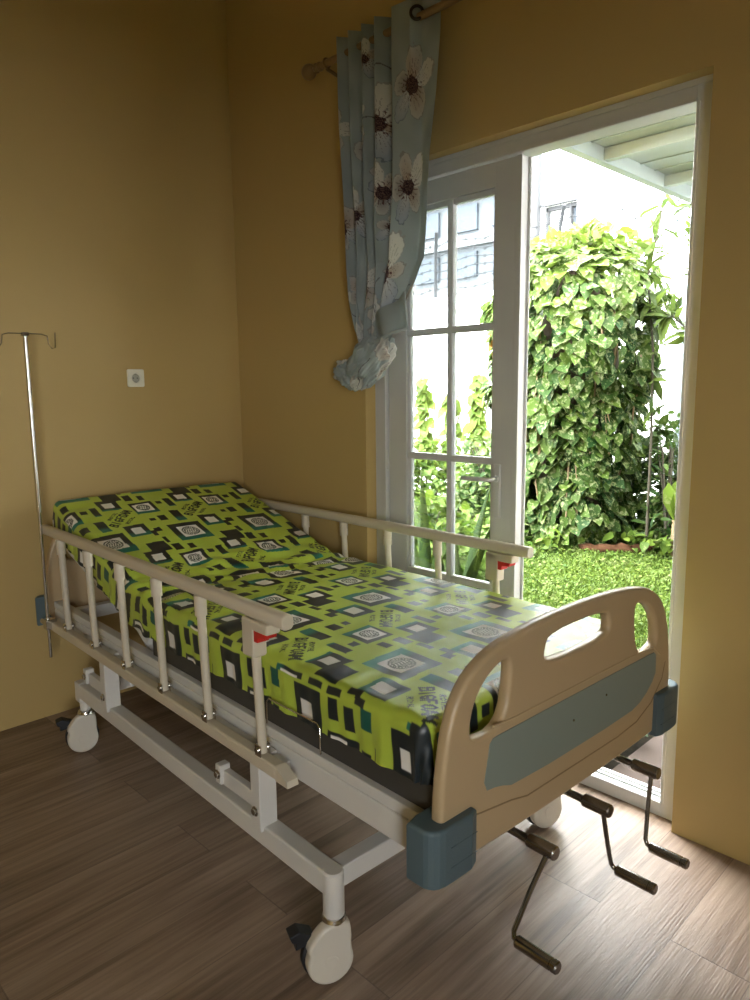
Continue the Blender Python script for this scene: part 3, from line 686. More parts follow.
# ------------------------------------------------------------------ curtain
CBASE = np.array([.42, .475, .475])
def curtain_colour(a, t):
    """a: cloth metres across (0..1.15), t: metres down (0..1.35)"""
    col = np.empty(a.shape+(3,)); col[:] = CBASE
    mott = .5+.25*np.sin(a*41+np.sin(t*19)*2)+.25*np.sin(t*37+np.sin(a*23)*2); col *= (.90+.18*mott)[..., None]
    rr = random.Random(5)
    fl = [(.985, .27, .125, .3), (.70, .36, .12, 1.0), (.72, .60, .10, 2.0), (.45, .30, .06, .1), (.22, .95, .10, 1.1), (.955, .60, .115, .6), (.86, .90, .13, 1.4), (.60, .52, .08, .2), (.42, .42, .10, .8), (.10, .34, .09, .1), (.33, .66, .085, 1.8), (.13, .70, .10, 2.2), (.24, .14, .07, .6),
          (.48, .93, .10, .4), (.62, 1.08, .11, 1.1), (.25, 1.12, .10, .3), (.90, 1.22, .10, .8), (.05, 1.02, .09, .5), (.52, .12, .06, 1.7), (.75, .72, .06, .2), (1.12, 1.02, .08, .3)]
    nz = np.sin(a*160+3*np.sin(t*90))*.5+np.sin(t*210+2*np.sin(a*130))*.5
    for (fx, fy, r, ph) in fl:
        dx, dy = a-fx, t-fy; d = np.hypot(dx, dy); th = np.arctan2(dy, dx)+ph
        k = 5; ps = th*k/2/PI+.22*np.sin(th*2+ph*3); lob = np.abs(np.cos(ps*PI)); pet = np.floor(ps+.5).astype(int) % k
        lenf = np.choose(pet, [1.12, .82, 1.0, .72, .95]); edge = r*1.12*lenf*(.40+.60*lob**.55)*(1+.05*nz)
        m = d < edge; q = np.clip(d/np.maximum(edge, 1e-4), 0, 1)[..., None]
        tip = np.choose(pet, [0, 1, 2, 3, 4])[..., None]
        light = np.array([.74, .73, .68]); warm = np.array([.40, .27, .18]); cool = np.array([.38, .43, .50]); dusk = np.array([.18, .12, .10])
        c0 = np.where(tip == 1, warm, np.where(tip == 3, dusk, np.where(tip == 4, warm*1.15, light))); c1 = np.where(tip == 0, light, np.where(tip == 2, cool, light*.85))
        pc = c0*(1-q)+c1*q
        line = (np.abs(np.sin(ps*PI*7+nz*.5)) < .20) & (d > r*.15) & (d < edge*(.70+.15*nz))
        pc[line] *= .50
        rim = m & (d > edge*.955); pc[rim] *= .55
        col[m] = pc[m]
        g = d < r*.24*(1+.15*nz); ring = np.abs(np.sin(d*520+th*3+nz)) > .45
        col[g & ring] = np.array([.045, .022, .028]); col[g & ~ring] = np.array([.20, .12, .09])
        sp = (d < r*.42) & (d > r*.22) & (np.abs(np.sin(th*8+nz)) < .30); col[sp] = np.array([.12, .05, .05])
    # twigs
    for k in range(9):
        ax, ay, an = rr.uniform(0, 1.1), rr.uniform(0, 1.3), rr.uniform(0, 6.28)
        dx, dy = a-ax, t-ay; l = dx*math.cos(an)+dy*math.sin(an); w = -dx*math.sin(an)+dy*math.cos(an)+.01*np.sin(l*60)
        m = (np.abs(w) < .0022) & (np.abs(l) < .07); col[m] = np.array([.17, .15, .16])
    return col
def grid_obj(name, X, Y, Z, col, m, parent=None, off=(0, 0, 0)):
    ns, nc = X.shape; V = np.stack([X-off[0], Y-off[1], Z-off[2]], -1).reshape(-1, 3); I = np.arange(ns*nc).reshape(ns, nc)
    q = np.stack([I[:-1, :-1], I[:-1, 1:], I[1:, 1:], I[1:, :-1]], -1).reshape(-1, 4)
    me = D.meshes.new(name); me.vertices.add(len(V)); me.vertices.foreach_set('co', V.astype(np.float32).ravel()); me.loops.add(q.size); me.loops.foreach_set('vertex_index', q.astype(np.int32).ravel())
    me.polygons.add(len(q)); me.polygons.foreach_set('loop_start', np.arange(0, q.size, 4, dtype=np.int32)); me.update(calc_edges=True); me.polygons.foreach_set('use_smooth', np.ones(len(q), bool))
    at = me.color_attributes.new('Col', 'FLOAT_COLOR', 'POINT'); rgba = np.ones((len(V), 4), np.float32); rgba[:, :3] = col.reshape(-1, 3); at.data.foreach_set('color', rgba.ravel())
    me.materials.append(m); me.validate(); o = D.objects.new(name, me); COL.objects.link(o)
    if parent: o.parent = parent
    return o
def build_curtain():
    cur = empty('curtain', (1.15, -.12, 1.40)); off = (1.15, -.12, 1.40)
    tag(cur, 'blue grey floral eyelet curtain bunched up and knotted at its lower end', 'curtain')
    AW = 1.15; na, ntt = 420, 400
    a = np.linspace(0, AW, na); t = np.linspace(0, 1.16, ntt); T_, A_ = np.meshgrid(t, a, indexing='ij')
    k = A_/AW
    ztop = 2.715
    Z = ztop-T_
    # silhouette from the photograph, left and right edge by height
    zz = [1.50, 1.58, 1.632, 1.75, 1.867, 2.135, 2.40, 2.72]
    xl = [1.035, 1.02, .992, .972, .955, .933, .913, .902]; xr = [1.165, 1.18, 1.215, 1.275, 1.335, 1.362, 1.382, 1.394]
    XL = np.interp(Z, zz, xl); XR = np.interp(Z, zz, xr)
    # fold phase: narrow pleats on the left, one broad panel on the right
    kk = np.interp(k, [0, .12, .26, .40, .52, .66, .74, 1.0], [0, .085, .20, .33, .42, .56, .66, 1.0])
    X = XL+(XR-XL)*kk
    nf = 5.5
    pl = np.interp(k, [0, .75, 1], [0, nf*2*PI*.86, nf*2*PI])
    dep = np.interp(Z, [1.5, 1.7, 2.2, 2.72], [.030, .036, .040, .036])*np.interp(k, [0, .7, .8, 1], [1, 1, .7, .55])
    Y = -.12+dep*np.sin(pl)+.008*np.sin(Z*9+k*9)*np.clip((2.6-Z), 0, 1)
    X = X+.010*np.cos(pl*1.0+.6)*np.sin(pl)*1.2+.006*np.sin(Z*8+k*12)*np.clip(2.4-Z, 0, 1)
    topw = np.clip((Z-2.2)/.4, 0, 1); yr = np.interp(k, [.66, .70, .74, .86, .90, 1.0], [-.10, -.115, -.158, -.150, -.112, -.092]); wgt = np.clip((k-.66)/.04, 0, 1)*topw; Y = Y*(1-wgt)+yr*wgt
    pull = np.clip((1.85-Z)/.35, 0, 1)
    Y += .006*np.sin(k*60+Z*20)*pull; X += .004*np.sin(k*47-Z*25)*pull
    col = curtain_colour(A_, T_)
    o = grid_obj('drape', X, Y, Z, col, M['curtain'], cur, off)
    sd = o.modifiers.new('Thickness', 'SOLIDIFY'); sd.thickness = .0015
    # knotted bundle at the bottom: crumpled ball with folds
    nu, nv = 220, 150
    uu = np.linspace(0, 2*PI, nu); ww = np.linspace(0.02, PI-.02, nv); W_, U_ = np.meshgrid(ww, uu, indexing='ij')
    fold = .10*np.sin(U_*5+W_*4)+.07*np.sin(U_*9-W_*7+1)+.05*np.sin(W_*11+U_*3)+.05*np.abs(np.sin(U_*4-W_*9))+.025*np.sin(U_*23+W_*17)
    fold *= np.sin(W_)**.5
    rx = .098*(1+fold); rz = .105*(1+fold*.8); ry = .065*(1+fold)
    cxk, czk = 1.070, 1.505
    dx = np.sin(W_)*np.cos(U_)*rx; dy = np.sin(W_)*np.sin(U_)*ry; dz = np.cos(W_)*rz
    # lean: lower part swings to the left
    X2 = cxk+dx+(-.55*np.clip(-dz, 0, 1))-.0+np.clip(dz, 0, 1)*.25; Z2 = czk+dz+.18*dx; Y2 = -.125+dy
    c2 = curtain_colour((U_/(2*PI))*.55+.25, W_/PI*.30+.75)
    grid_obj('knot', X2, Y2, Z2, c2, M['curtain'], cur, off)
    # lower left tuft
    rx = .060*(1+fold*1.3)
    X3 = .955+np.sin(W_)*np.cos(U_)*rx*1.15; Y3 = -.125+np.sin(W_)*np.sin(U_)*rx*.8; Z3 = 1.458+np.cos(W_)*rx*.85+(X3-.955)*-.25
    c3 = curtain_colour((U_/(2*PI))*.3+.52, W_/PI*.2+.98)
    grid_obj('tucked_end', X3, Y3, Z3, c3, M['curtain'], cur, off)
    # hem flap poking out to the right above the knot
    n1, n2 = 60, 60
    g = np.linspace(0, 1, n1); hh = np.linspace(0, 1, n2); H_, G_ = np.meshgrid(hh, g, indexing='ij')
    X4 = 1.10+G_*.185+.0*H_; Z4 = 1.575+H_*.10+G_*(.045)+(H_)*G_*.03; Y4 = -.158+.014*np.sin(G_*9+H_*2)+.012*H_
    c4 = curtain_colour(.02+G_*.15, 1.2+H_*.1); o4 = grid_obj('hem', X4, Y4, Z4, c4*1.05, M['curtain'], cur, off)
    s4 = o4.modifiers.new('Thickness', 'SOLIDIFY'); s4.thickness = .004
    mb = MB(); mb.tube([(1.10, -.160, 1.574), (1.16, -.150, 1.588), (1.22, -.168, 1.604), (1.287, -.150, 1.620)], .007, 8); mb.build('hem_roll', M['hemcloth'], cur, off=off)
    # eyelets
    for (x, y, z, ax) in ((1.225, -.118, 2.665, (.8, -.6, 0)), (1.322, -.136, 2.670, (.70, -.71, 0))):
        mb = MB(); mb.torus((x, y, z), ax, .021, .0055, 24, 8); mb.build('eyelet', M['bronze'], cur, off=off)
    for x in (.94, 1.0, 1.06, 1.12):
        mb = MB(); mb.torus((x, -.12, 2.662), (1, .2, 0), .021, .0045, 24, 8); mb.build('eyelet', M['bronze'], cur, off=off)
M['hemcloth'] = mat('curtain hem cloth', (.40, .45, .46), .8)
build_curtain()

# ------------------------------------------------------------------ outdoors
GZ = -.05
b = MB(); b.box((-14, WT, -.4), (9, 16, GZ-.02)); b.box((-14, -12, -.45), (14, WT, -.16)); b.box((9, WT, -.4), (14, 16, GZ-.02)); struct(b, 'ground', M['turf'], 'green lawn ground of the garden')
b = MB(); b.box((1.93, WT, -.3), (6, 3.0, GZ+.02)); struct(b, 'terrace_floor', M['tile'], 'pinkish tiled terrace strip outside the door')
b = MB(); b.box((-2, WT, -.3), (1.93, 1.0, GZ)); struct(b, 'planting_bed', M['soil'], 'dark soil strip along the house wall')
b = MB(); b.box((-9, 5.5, -.3), (5.5, 5.66, 2.53)); b.box((-9, 5.47, 2.53), (5.5, 5.69, 2.58)); struct(b, 'garden_wall', M['gwall'], 'white boundary wall at the back of the garden')
b = MB(); b.box((4.9, WT, -.3), (5.06, 5.5, 2.53)); struct(b, 'garden_wall', M['gwall'], 'white boundary wall at the right side of the garden')
# white neighbouring house
def wall_with_window(x0, x1, y0, y1, z0, z1, wx0, wx1, wz0, wz1):
    b = MB(); b.box((x0, y0, z0), (wx0, y1, z1)); b.box((wx1, y0, z0), (x1, y1, z1)); b.box((wx0, y0, z0), (wx1, y1, wz0)); b.box((wx0, y0, wz1), (wx1, y1, z1)); return b
wh = empty('house', (0, 8, GZ)); tag(wh, 'bright white neighbouring house wall with one small window behind the leafy column', 'house')
o_ = (0, 8, GZ)
wall_with_window(-3.28, 5.5, 8, 8.25, -.3, 7.2, -3.22, -2.66, 3.35, 4.12).build('wall', M['gwall'], wh, off=o_)
b = MB(); b.box((-3.28, 8.25, -.3), (-3.0, 13, 7.2)); b.build('side_wall', M['gwall'], wh, off=o_)
b = MB(); b.box((-3.55, 7.9, -.3), (-3.28, 8.25, 7.2)); b.build('pilaster', M['bcol'], wh, off=o_)
b = MB(); b.box((-3.22, 8.05, 3.35), (-3.18, 8.12, 4.12)); b.box((-3.22, 8.05, 4.06), (-2.66, 8.12, 4.12)); b.box((-2.82, 8.04, 3.35), (-2.78, 8.12, 4.12)); b.box((-3.26, 7.96, 4.12), (-2.62, 8.02, 4.16)); wf = b.build('window_frame', M['bcol'], wh, off=o_)
b = MB(); b.box((-2.78, 8.10, 3.35), (-2.66, 8.11, 4.08)); b.build('pane', M['bwin'], wf, off=o_)
b = MB(); b.box((-3.22, 8.14, 3.35), (-2.80, 8.16, 4.08)); b.build('blind', M['gwall'], wf, off=o_)
b = MB(); b.box((-3.3, 7.9, 7.2), (5.5, 13, 7.4)); b.build('roof_slab', M['gwall'], wh, off=o_)
# pale office block far left
ob = empty('building', (-9, 13, GZ)); o_ = (-9, 13, GZ); tag(ob, 'pale blue building with banded windows seen over the wall through the door glass', 'building')
b = MB(); b.box((-16, 13.3, -.3), (-4.2, 17, 8)); b.build('wall', M['bld'], ob, off=o_)
b = MB()
for z in (3.75, 4.95, 6.1): b.box((-16, 13.1, z), (-4.2, 13.3, z+.28))
b.build('ledge', M['ledge'], ob, off=o_)
for i in range(8):
    for z in (3.0, 4.2, 5.35):
        x = -14.2+i*1.25
        b = MB(); b.box((x, 13.22, z), (x+.8, 13.3, z+.62)); b.build('window', M['bwin'], ob, off=o_)
# barbed wire on the wall
bw = empty('barbed_wire_fence', (-3.3, 5.58, 2.58)); o_ = (-3.3, 5.58, 2.58); tag(bw, 'barbed wire strands on bent posts along the top of the white garden wall', 'barbed wire')
for x in (-5.2, -3.36, -1.5):
    b = MB(); b.tube([(x, 5.58, 2.56), (x, 5.58, 3.22), (x+.12, 5.45, 3.42)], .024, 8); b.build('post', M['wire'], bw, off=o_)
for k, z in enumerate((2.70, 2.82, 2.94, 3.05, 3.16, 3.28)):
    b = MB(); pts = []
    for i in range(41):
        x = -6+i*.15; pts.append((x, 5.57-.0, z+.02*math.sin(i*1.1+k)+.012*math.sin(i*2.7)))
    b.tube(pts, .006, 5)
    for i in range(0, 41, 1):
        x, y, zz_ = pts[i]; b.tube([(x-.018, y, zz_-.022), (x+.018, y, zz_+.022)], .005, 4); b.tube([(x-.018, y, zz_+.022), (x+.018, y, zz_-.022)], .005, 4)
    b.build('wire_strand', M['wire'], bw, off=o_)

# patio roof
pr = empty('patio_roof', (2.6, 2.2, 2.66)); o_ = (2.6, 2.2, 2.66); tag(pr, 'white steel patio roof with cross beams above the terrace', 'patio roof')
b = MB(); b.box((.93, WT, 2.745), (4.6, 5.0, 2.76))
for i in range(24): b.box((.95, .35+i*.2, 2.738), (4.6, .36+i*.2, 2.746))
b.build('roof_sheet', M['roof'], pr, off=o_)
b = MB(); b.box((.90, WT, 2.665), (.955, 5.0, 2.76)); b.box((4.55, WT, 2.665), (4.6, 5.0, 2.76)); b.build('edge_beam', M['roof'], pr, off=o_)
for y in (1.10, 1.92, 2.73, 3.54, 4.35, 4.95):
    b = MB(); b.box((.955, y-.025, 2.672), (4.55, y+.025, 2.738)); b.build('cross_beam', M['roof'], pr, off=o_)
for x, y in ((4.57, 4.9), (2.6, 4.93)):
    b = MB(); b.box((x-.03, y-.03, GZ-.02), (x+.03, y+.03, 2.672)); b.build('post', M['roof'], pr, off=o_)
# downpipe on the garden wall
dp = MB(); dp.tube([(.03, 5.44, GZ), (.03, 5.44, 2.45)], .045, 12); o = dp.build('downpipe', M['pipe'], None); tag(o, 'pale blue grey downpipe standing against the white garden wall', 'pipe')

# leaves ---------------------------------------------------------------------
HEART = ([(0, 0, 0), (.48, 0, -.02), (1, 0, -.14), (-.10, .20, .05), (.12, .42, .09), (.58, .34, .05), (-.10, -.20, .05), (.12, -.42, .09), (.58, -.34, .05)], [(0, 1, 4, 3), (1, 2, 5, 4), (0, 6, 7, 1), (1, 7, 8, 2)])
LANCE = ([(0, 0, 0), (.5, 0, .02), (1, 0, -.12), (.2, .10, .04), (.6, .12, .03), (.2, -.10, .04), (.6, -.12, .03)], [(0, 1, 4, 3), (1, 2, 4), (0, 5, 6, 1), (1, 6, 2)])
def leaves(name, items, shape, m, parent=None, off=(0, 0, 0), label=None, kind=None):
    """items: (pos, tipdir, normal, size, rnd)"""
    sv, sf = shape; sv = np.array(sv); nv = len(sv); n = len(items)
    pos = np.array([i[0] for i in items], float)-np.array(off); t = np.array([i[1] for i in items], float); nn = np.array([i[2] for i in items], float); sz = np.array([i[3] for i in items], float); rd = np.array([i[4] for i in items], float)
    t /= np.linalg.norm(t, axis=1)[:, None]; s_ = np.cross(nn, t); s_ /= np.maximum(np.linalg.norm(s_, axis=1), 1e-6)[:, None]; nn = np.cross(t, s_)
    V = pos[:, None]+sz[:, None, None]*(sv[None, :, 0:1]*t[:, None]+sv[None, :, 1:2]*s_[:, None]+sv[None, :, 2:3]*nn[:, None])
    faces = [tuple(j+i*nv for j in f) for i in range(n) for f in sf]
    me = D.meshes.new(name); me.from_pydata(V.reshape(-1, 3).tolist(), [], faces); me.update()
    at = me.attributes.new('rnd', 'FLOAT', 'POINT'); at.data.foreach_set('value', np.repeat(rd, nv).astype(np.float32))
    me.polygons.foreach_set('use_smooth', np.ones(len(me.polygons), bool)); me.materials.append(m)
    o = D.objects.new(name, me); COL.objects.link(o)
    if parent: o.parent = parent
    return o
def rv(s=1): return np.array([random.gauss(0, s), random.gauss(0, s), random.gauss(0, s)])
# column of pothos
vc = np.array([-.38, 4.0]); vt = empty('vine_covered_tree', (vc[0], vc[1], GZ)); off = (vc[0], vc[1], GZ)
tag(vt, 'tall rounded tree trunk completely covered in variegated heart shaped vine leaves', 'vine covered tree')
def vrad(z, th):
    r = np.interp(z, [0, .3, .8, 1.3, 1.8, 2.2, 2.5, 2.68, 2.78], [.50, .50, .50, .58, .70, .73, .60, .36, .05])
    return r*(1+.10*math.sin(3*th+z*2.1)+.08*math.sin(5*th-z*4+1)+.06*math.sin(z*9+th*2))
items = []
for k in range(4700):
    z = random.uniform(.0, 2.78)**1.0; th = random.uniform(0, 2*PI); lay = random.choice((1, 1, .95, .88, .78, 1.04))
    if math.sin(th) > .45 and random.random() < .6: continue
    r = vrad(z, th)*lay; n = np.array([math.cos(th), math.sin(th), .0])
    p = np.array([vc[0]+r*n[0], vc[1]+r*n[1], GZ+z]); up = np.interp(z, [0, 2.1, 2.75], [.35, .6, 2.2])
    nor = n+np.array([0, 0, up])+rv(.35); tip = np.array([n[0]*.55, n[1]*.55, -.85 if z < 2.4 else -.25])+rv(.38)
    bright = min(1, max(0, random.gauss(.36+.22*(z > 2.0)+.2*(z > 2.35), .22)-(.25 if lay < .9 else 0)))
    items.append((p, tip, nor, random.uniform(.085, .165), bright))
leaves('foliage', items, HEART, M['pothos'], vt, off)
# top sprigs
items = []
for k in range(260):
    th = random.uniform(0, 2*PI); r = random.uniform(0, .5); z = 2.62+random.uniform(0, .28)*(1-r)
    p = np.array([vc[0]+r*math.cos(th)+.1, vc[1]+r*math.sin(th), GZ+z]); items.append((p, rv(1)+np.array([0, 0, .1]), rv(.5)+np.array([0, 0, 1]), random.uniform(.06, .12), random.uniform(.6, 1)))
leaves('top_sprigs', items, HEART, M['lime'], vt, off)
b = MB(); b.tube([(vc[0]+.03*math.sin(i), vc[1], GZ-.02+i*.25) for i in range(11)], .3, 14, rs=[.42, .36, .33, .32, .33, .36, .38, .38, .34, .26, .08]); b.build('trunk', M['bark'], vt, off=off)
for k in range(16):
    th = random.uniform(-PI*.95, -.05); z0 = random.uniform(1.0, 2.3); b = MB(); pts = []
    for i in range(10):
        z = z0-i*.14
        if z < .05: break
        r = vrad(z, th)*1.0+.01; th += random.uniform(-.05, .05); pts.append((vc[0]+r*math.cos(th), vc[1]+r*math.sin(th), GZ+z))
    b.tube(pts, .008, 6); b.build('hanging_stem', M['stem'], vt, off=off)
items = []
for k in range(14):
    p = np.array([-.75+random.gauss(0, .05), 3.42+random.gauss(0, .04), 1.86+random.gauss(0, .10)]); items.append((p, (random.gauss(0, .4), -.2, -1), (0, -1, .3), random.uniform(.07, .12), .5))
M['orange'] = leaf_mat('withered leaves', (0.1709, 0.0497, 0.0062), (0.2020, 0.1243, 0.0186), (0.2176, 0.1554, 0.0622), 10, .6)
leaves('withered_leaves', items, HEART, M['orange'], vt, off)

# climbers on the white wall seen through the glass
def climber(x, ztop, n, spread, lab):
    c = empty('wall_climber', (x, 5.42, GZ)); of = (x, 5.42, GZ); tag(c, lab, 'climbing plant', 'climbers on the white garden wall')
    b = MB(); pts = [(x+.05*math.sin(i*1.3+x), 5.46, GZ+i*ztop/10) for i in range(11)]; b.tube(pts, .010, 6); b.build('stem', M['stem'], c, off=of)
    it = []
    for k in range(n):
        z = random.uniform(.2, 1)**.8*ztop; w = spread*(1.25-z/ztop)
        p = np.array([x+random.gauss(0, w*.5), 5.40-random.uniform(0, .12), GZ+z]); it.append((p, np.array([random.gauss(0, .7), -.3, -.5]), np.array([random.gauss(0, .3), -1, .7])+rv(.2), random.uniform(.10, .19), min(1, max(0, random.gauss(.65, .25)))))
    leaves('foliage', it, HEART, M['lime'], c, of)
climber(-3.36, 1.62, 95, .12, 'leafy climber on the white wall seen through the left glass column of the door')
climber(-2.88, 1.42, 60, .17, 'climber with sparse leaves on the white wall just right of the glazing bar')
climber(-2.45, 1.60, 110, .18, 'climber on the white wall nearest the door handle stile')
# shrubs
def shrub(nm, cx, cy, rx, ry, hz, n, mtl, lab, cat, size=(.07, .13), shape=HEART, br=.5, grp=None):
    s = empty(nm, (cx, cy, GZ)); of = (cx, cy, GZ); tag(s, lab, cat, grp)
    b = MB()
    for k in range(6):
        a = random.uniform(0, 2*PI); b.tube([(cx, cy, GZ-.02), (cx+rx*.3*math.cos(a), cy+ry*.3*math.sin(a), GZ+hz*.5), (cx+rx*.6*math.cos(a), cy+ry*.6*math.sin(a), GZ+hz*.85)], .012, 6, rs=[.014, .010, .006])
    b.build('stem', M['twig'], s, off=of)
    it = []
    for k in range(n):
        th = random.uniform(0, 2*PI); ph = random.uniform(0, 1); q = random.uniform(.6, 1.05)
        n_ = np.array([math.cos(th)*math.sqrt(1-ph*ph), math.sin(th)*math.sqrt(1-ph*ph), ph])
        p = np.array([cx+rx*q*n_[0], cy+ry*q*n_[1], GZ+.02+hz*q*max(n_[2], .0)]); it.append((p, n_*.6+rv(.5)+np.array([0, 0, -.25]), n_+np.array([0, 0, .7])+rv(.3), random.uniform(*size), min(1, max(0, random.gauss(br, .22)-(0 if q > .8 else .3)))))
    leaves('foliage', it, shape, mtl, s, of); return s
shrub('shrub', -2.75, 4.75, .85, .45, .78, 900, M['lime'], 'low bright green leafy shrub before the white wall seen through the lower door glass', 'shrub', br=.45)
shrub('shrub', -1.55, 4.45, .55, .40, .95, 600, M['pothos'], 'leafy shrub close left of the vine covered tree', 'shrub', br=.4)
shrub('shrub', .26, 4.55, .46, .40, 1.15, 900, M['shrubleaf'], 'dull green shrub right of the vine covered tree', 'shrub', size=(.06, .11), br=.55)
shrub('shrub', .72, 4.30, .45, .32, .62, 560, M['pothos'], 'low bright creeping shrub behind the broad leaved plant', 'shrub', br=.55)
shrub('fern', .52, 4.1, .22, .2, 1.08, 150, M['shrubleaf'], 'small dark upright plant high beside the right door jamb', 'fern', size=(.10, .16), shape=LANCE, br=.3)
# bird nest plant: broad upright leaves
bn = empty('broad_leaf_plant', (.66, 3.90, GZ)); tag(bn, 'plant with broad upright glossy light green leaves near the right jamb', 'plant')
it = []
for k in range(7):
    a = k*.9; it.append((np.array([.66, 3.90, GZ+.30]), np.array([.35*math.cos(a), .35*math.sin(a), 1]), np.array([math.cos(a), math.sin(a)-.6, -.2]), random.uniform(.28, .40), .8))
BROAD = ([(0, 0, 0), (.45, 0, .0), (.8, 0, 0), (1, 0, -.02), (.2, .09, .03), (.5, .19, .04), (.82, .15, .03), (.2, -.09, .03), (.5, -.19, .04), (.82, -.15, .03)], [(0, 1, 5, 4), (1, 2, 6, 5), (2, 3, 6), (0, 7, 8, 1), (1, 8, 9, 2), (2, 9, 3)])
leaves('leaf_rosette', it, BROAD, M['lime'], bn, (.66, 3.90, GZ))
b = MB(); b.tube([(.66, 3.90, GZ), (.66, 3.90, GZ+.32)], .03, 8); b.build('stem', M['stem'], bn, off=(.66, 3.90, GZ))
# spiky plants outside the glass
def spiky(x, y, hgt, lab, tips):
    s = empty('spiky_plant', (x, y, GZ)); of = (x, y, GZ); tag(s, lab, 'spiky plant')
    for (dx, dy, hz, w) in tips:
        b = MB(); v = []; n = 9
        base = Vector((x, y, GZ)); tip = Vector((x+dx, y+dy, GZ+hz)); mid = (base+tip)/2+Vector((dx*-.1, dy*-.1, hz*.10))
        side = Vector((1, 0, 0)) if abs(dx) < abs(dy)*2 else Vector((.6, .8, 0))
        for i in range(n+1):
            t = i/n; p = base*(1-t)**2+mid*2*t*(1-t)+tip*t*t; ww = w*(1-(2*t-.75)**2*.35)*(1-t**3.0)+.001
            v += [p-side*ww, p+Vector((0, .018*(1-t), -.012*(1-t))), p+side*ww]
        f = []
        for i in range(n): f += [(3*i, 3*i+1, 3*i+4, 3*i+3), (3*i+1, 3*i+2, 3*i+5, 3*i+4)]
        b.add(v, f, True); o = b.build('leaf', M['blade'], s, off=of, fix=False)
        sd = o.modifiers.new('t', 'SOLIDIFY'); sd.thickness = .004
        at = o.data.attributes.new('rnd', 'FLOAT', 'POINT'); at.data.foreach_set('value', np.full(len(v), random.uniform(.2, .9), np.float32))
    return s
spiky(.02, 1.45, .9, 'spiky long leaved plant outside the glass beside the door hinge', [(-.10, .05, .92, .035), (.10, .1, .55, .04), (-.25, .05, .5, .04), (.02, -.1, .60, .045), (.2, -.02, .42, .04), (-.12, .12, .62, .04), (.12, .2, .70, .035), (-.3, .2, .65, .03)])
spiky(.34, 1.40, .9, 'spiky long leaved plant outside the glass below the door handle', [(.16, .1, .88, .03), (-.16, .05, .74, .032), (.30, .0, .72, .03), (-.30, .1, .55, .035), (.05, .15, .60, .04), (.22, -.1, .50, .035), (-.05, -.1, .45, .04), (.42, .1, .50, .03)])
# low greenery filling behind spiky plants
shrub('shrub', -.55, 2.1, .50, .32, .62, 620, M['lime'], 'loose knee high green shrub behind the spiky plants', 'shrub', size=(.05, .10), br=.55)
# leafy branches at upper right
def branch(lab, pts, n, size=.13):
    c = empty('leafy_branch', pts[0]); of = pts[0]; tag(c, lab, 'branch')
    b = MB(); b.tube(pts, .01, 6, rs=[.014-.010*i/(len(pts)-1) for i in range(len(pts))]); b.build('twig', M['twig'], c, off=of)
    it = []; P_ = [Vector(p) for p in pts]
    for k in range(n):
        t = random.uniform(.25, 1)*(len(P_)-1); i = min(int(t), len(P_)-2); p = P_[i].lerp(P_[i+1], t-i); d = (P_[i+1]-P_[i]).normalized()
        q = rv(.8); it.append((np.array(p), np.array(d)*.5+q+np.array([0, 0, -.2]), rv(.4)+np.array([0, -.3, 1]), random.uniform(.6, 1.1)*size, random.uniform(.2, 1)))
    leaves('foliage', it, LANCE, M['branchleaf'], c, of)
branch('thin upright leafy branch above the vine column under the roof edge', [(.42, 3.9, GZ), (.42, 3.9, .95), (.40, 3.9, 1.7), (.33, 3.9, 2.3), (.40, 3.9, 2.65), (.44, 3.9, 2.98)], 60, .25)
branch('leafy branch reaching down along the right jamb, at mid height', [(.95, 3.9, GZ), (.90, 3.9, 1.2), (.78, 3.9, 1.75), (.55, 3.9, 1.95), (.28, 3.9, 2.02)], 90, .25)
branch('leafy branch closest to the right jamb, under the patio roof', [(1.0, 4.1, GZ), (.95, 4.1, 1.3), (.80, 4.1, 2.1), (.66, 4.1, 2.5), (.58, 4.1, 2.9)], 90, .24)
# stone rim
b = MB(); pts = [(-.02+i*.042, 3.58+i*.040+.02*math.sin(i*1.5), GZ+.02+.012*math.sin(i*2.3)) for i in range(12)]; b.tube(pts, .06, 8, squash=(.8, 1.2)); o = b.build('stone_rim', M['brick'], None); tag(o, 'low reddish brown stone rim lying at the edge of the lawn', 'stone rim')
# creeping ground cover near the trunk
it = []
for k in range(1500):
    x = random.uniform(-2.4, 1.1); y = random.uniform(3.1 if x < -.1 else 3.75, 4.9); it.append((np.array([x, y, GZ+random.uniform(.02, .16)]), rv(.7)+np.array([0, -.3, -.1]), rv(.3)+np.array([0, -.3, 1]), random.uniform(.05, .11), min(1, max(0, random.gauss(.5, .25)))))
o = leaves('ground_cover', it, HEART, M['lime'], None); tag(o, 'creeping leafy ground cover around the foot of the vine covered tree', 'ground cover', kind='stuff')
it = []
for k in range(420):
    x = random.uniform(1.1, 1.92); y = random.uniform(.22, 1.0); it.append((np.array([x, y, GZ+random.uniform(.01, .10)]), rv(.7), rv(.3)+np.array([0, -.3, 1]), random.uniform(.03, .06), random.uniform(0, .25)))
o = leaves('border_plants', it, HEART, M['shrubleaf'], None); tag(o, 'small dark green plants in the soil strip beside the terrace', 'border plants', kind='stuff')
it = []
for k in range(9000):
    x = random.uniform(-1.4, 1.80); y = random.uniform(1.0, 3.7); it.append((np.array([x, y, GZ+random.uniform(.015, .045)]), rv(.7), rv(.25)+np.array([0, -.2, 1]), random.uniform(.012, .028), min(1, max(0, random.gauss(.5, .28)))))
o = leaves('lawn_clover', it, HEART, M['grass'], None); tag(o, 'small round creeping leaves mixed into the garden lawn', 'clover', kind='stuff')
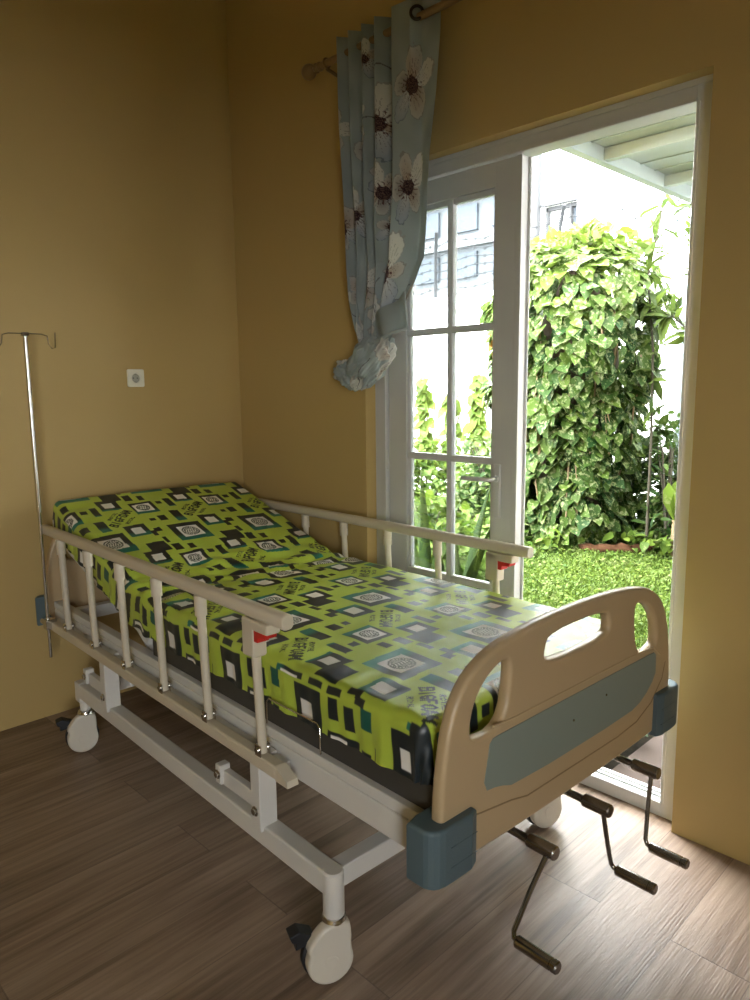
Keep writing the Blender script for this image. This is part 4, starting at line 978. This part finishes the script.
# grass
def grass():
    n = 62000; x = rng.uniform(-3.2, 1.80, n); y = rng.uniform(1.0, 4.3, n)
    keep = (x > -3.2+(4.3-y)*0); x, y = x[keep], y[keep]; n = len(x)
    a = rng.uniform(0, 2*PI, n); hgt = rng.uniform(.025, .065, n); w = rng.uniform(.004, .008, n); lean = rng.uniform(.01, .05, n); la = rng.uniform(0, 2*PI, n)
    dx, dy = np.cos(a)*w, np.sin(a)*w; z0 = np.full(n, GZ-.02)
    V = np.stack([np.stack([x-dx, y-dy, z0], -1), np.stack([x+dx, y+dy, z0], -1), np.stack([x+dx*.8+np.cos(la)*lean*.5, y+dy*.8+np.sin(la)*lean*.5, z0+hgt*.7], -1), np.stack([x-dx*.8+np.cos(la)*lean*.5, y-dy*.8+np.sin(la)*lean*.5, z0+hgt*.7], -1), np.stack([x+np.cos(la)*lean*1.3, y+np.sin(la)*lean*1.3, z0+hgt], -1)], 1)
    me = D.meshes.new('grass'); me.vertices.add(n*5); me.vertices.foreach_set('co', V.astype(np.float32).ravel())
    base = np.arange(n)*5; q = base[:, None]+np.array([0, 1, 2, 3, 3, 2, 4]); me.loops.add(n*7); me.loops.foreach_set('vertex_index', q.astype(np.int32).ravel())
    ls = (np.arange(n)[:, None]*7+np.array([0, 4])).ravel(); me.polygons.add(n*2); me.polygons.foreach_set('loop_start', ls.astype(np.int32)); me.update(calc_edges=True)
    clump = .5+.25*np.sin(x*3.1+y*2)+.25*np.sin(y*5.3-x*4.1); rd = np.clip(rng.normal(.5, .2, n)*.7+clump*.35, 0, 1)
    at = me.attributes.new('rnd', 'FLOAT', 'POINT'); at.data.foreach_set('value', np.repeat(rd, 5).astype(np.float32)); me.materials.append(M['grass']); me.validate()
    o = D.objects.new('grass', me); COL.objects.link(o); tag(o, 'bright green grass blades covering the garden lawn', 'grass', kind='stuff')
grass()

# ------------------------------------------------------------------ light
SKY = 32.0
w = D.worlds.new('World'); bpy.context.scene.world = w; w.use_nodes = True
bg = w.node_tree.nodes['Background']; bg.inputs[0].default_value = (.94, .98, 1.0, 1); bg.inputs[1].default_value = SKY
sun = D.lights.new('sun', 'SUN'); sun.energy = 15.0; sun.angle = math.radians(25); sun.color = (1, .96, .86)
so = D.objects.new('sun', sun); COL.objects.link(so); so.rotation_euler = Vector((.25, .30, -1)).to_track_quat('-Z', 'Y').to_euler()
def portal(loc, sx, sz, direction):
    l = D.lights.new('window portal', 'AREA'); l.shape = 'RECTANGLE'; l.size = sx; l.size_y = sz; l.cycles.is_portal = True
    o = D.objects.new('window portal', l); COL.objects.link(o); o.location = loc; o.rotation_euler = Vector(direction).to_track_quat('-Z', 'Z').to_euler()
portal(((ox0+ox1)/2, WT+.02, oz1/2), ox1-ox0, oz1, (0, -1, 0))
portal((RX+.16, (wy0+wy1)/2, (wz0+wz1)/2), wy1-wy0, wz1-wz0, (-1, 0, 0))
vs = bpy.context.scene.view_settings; vs.view_transform = 'Standard'; vs.look = 'None'; vs.gamma = 1; vs.exposure = .42; vs.use_curve_mapping = False
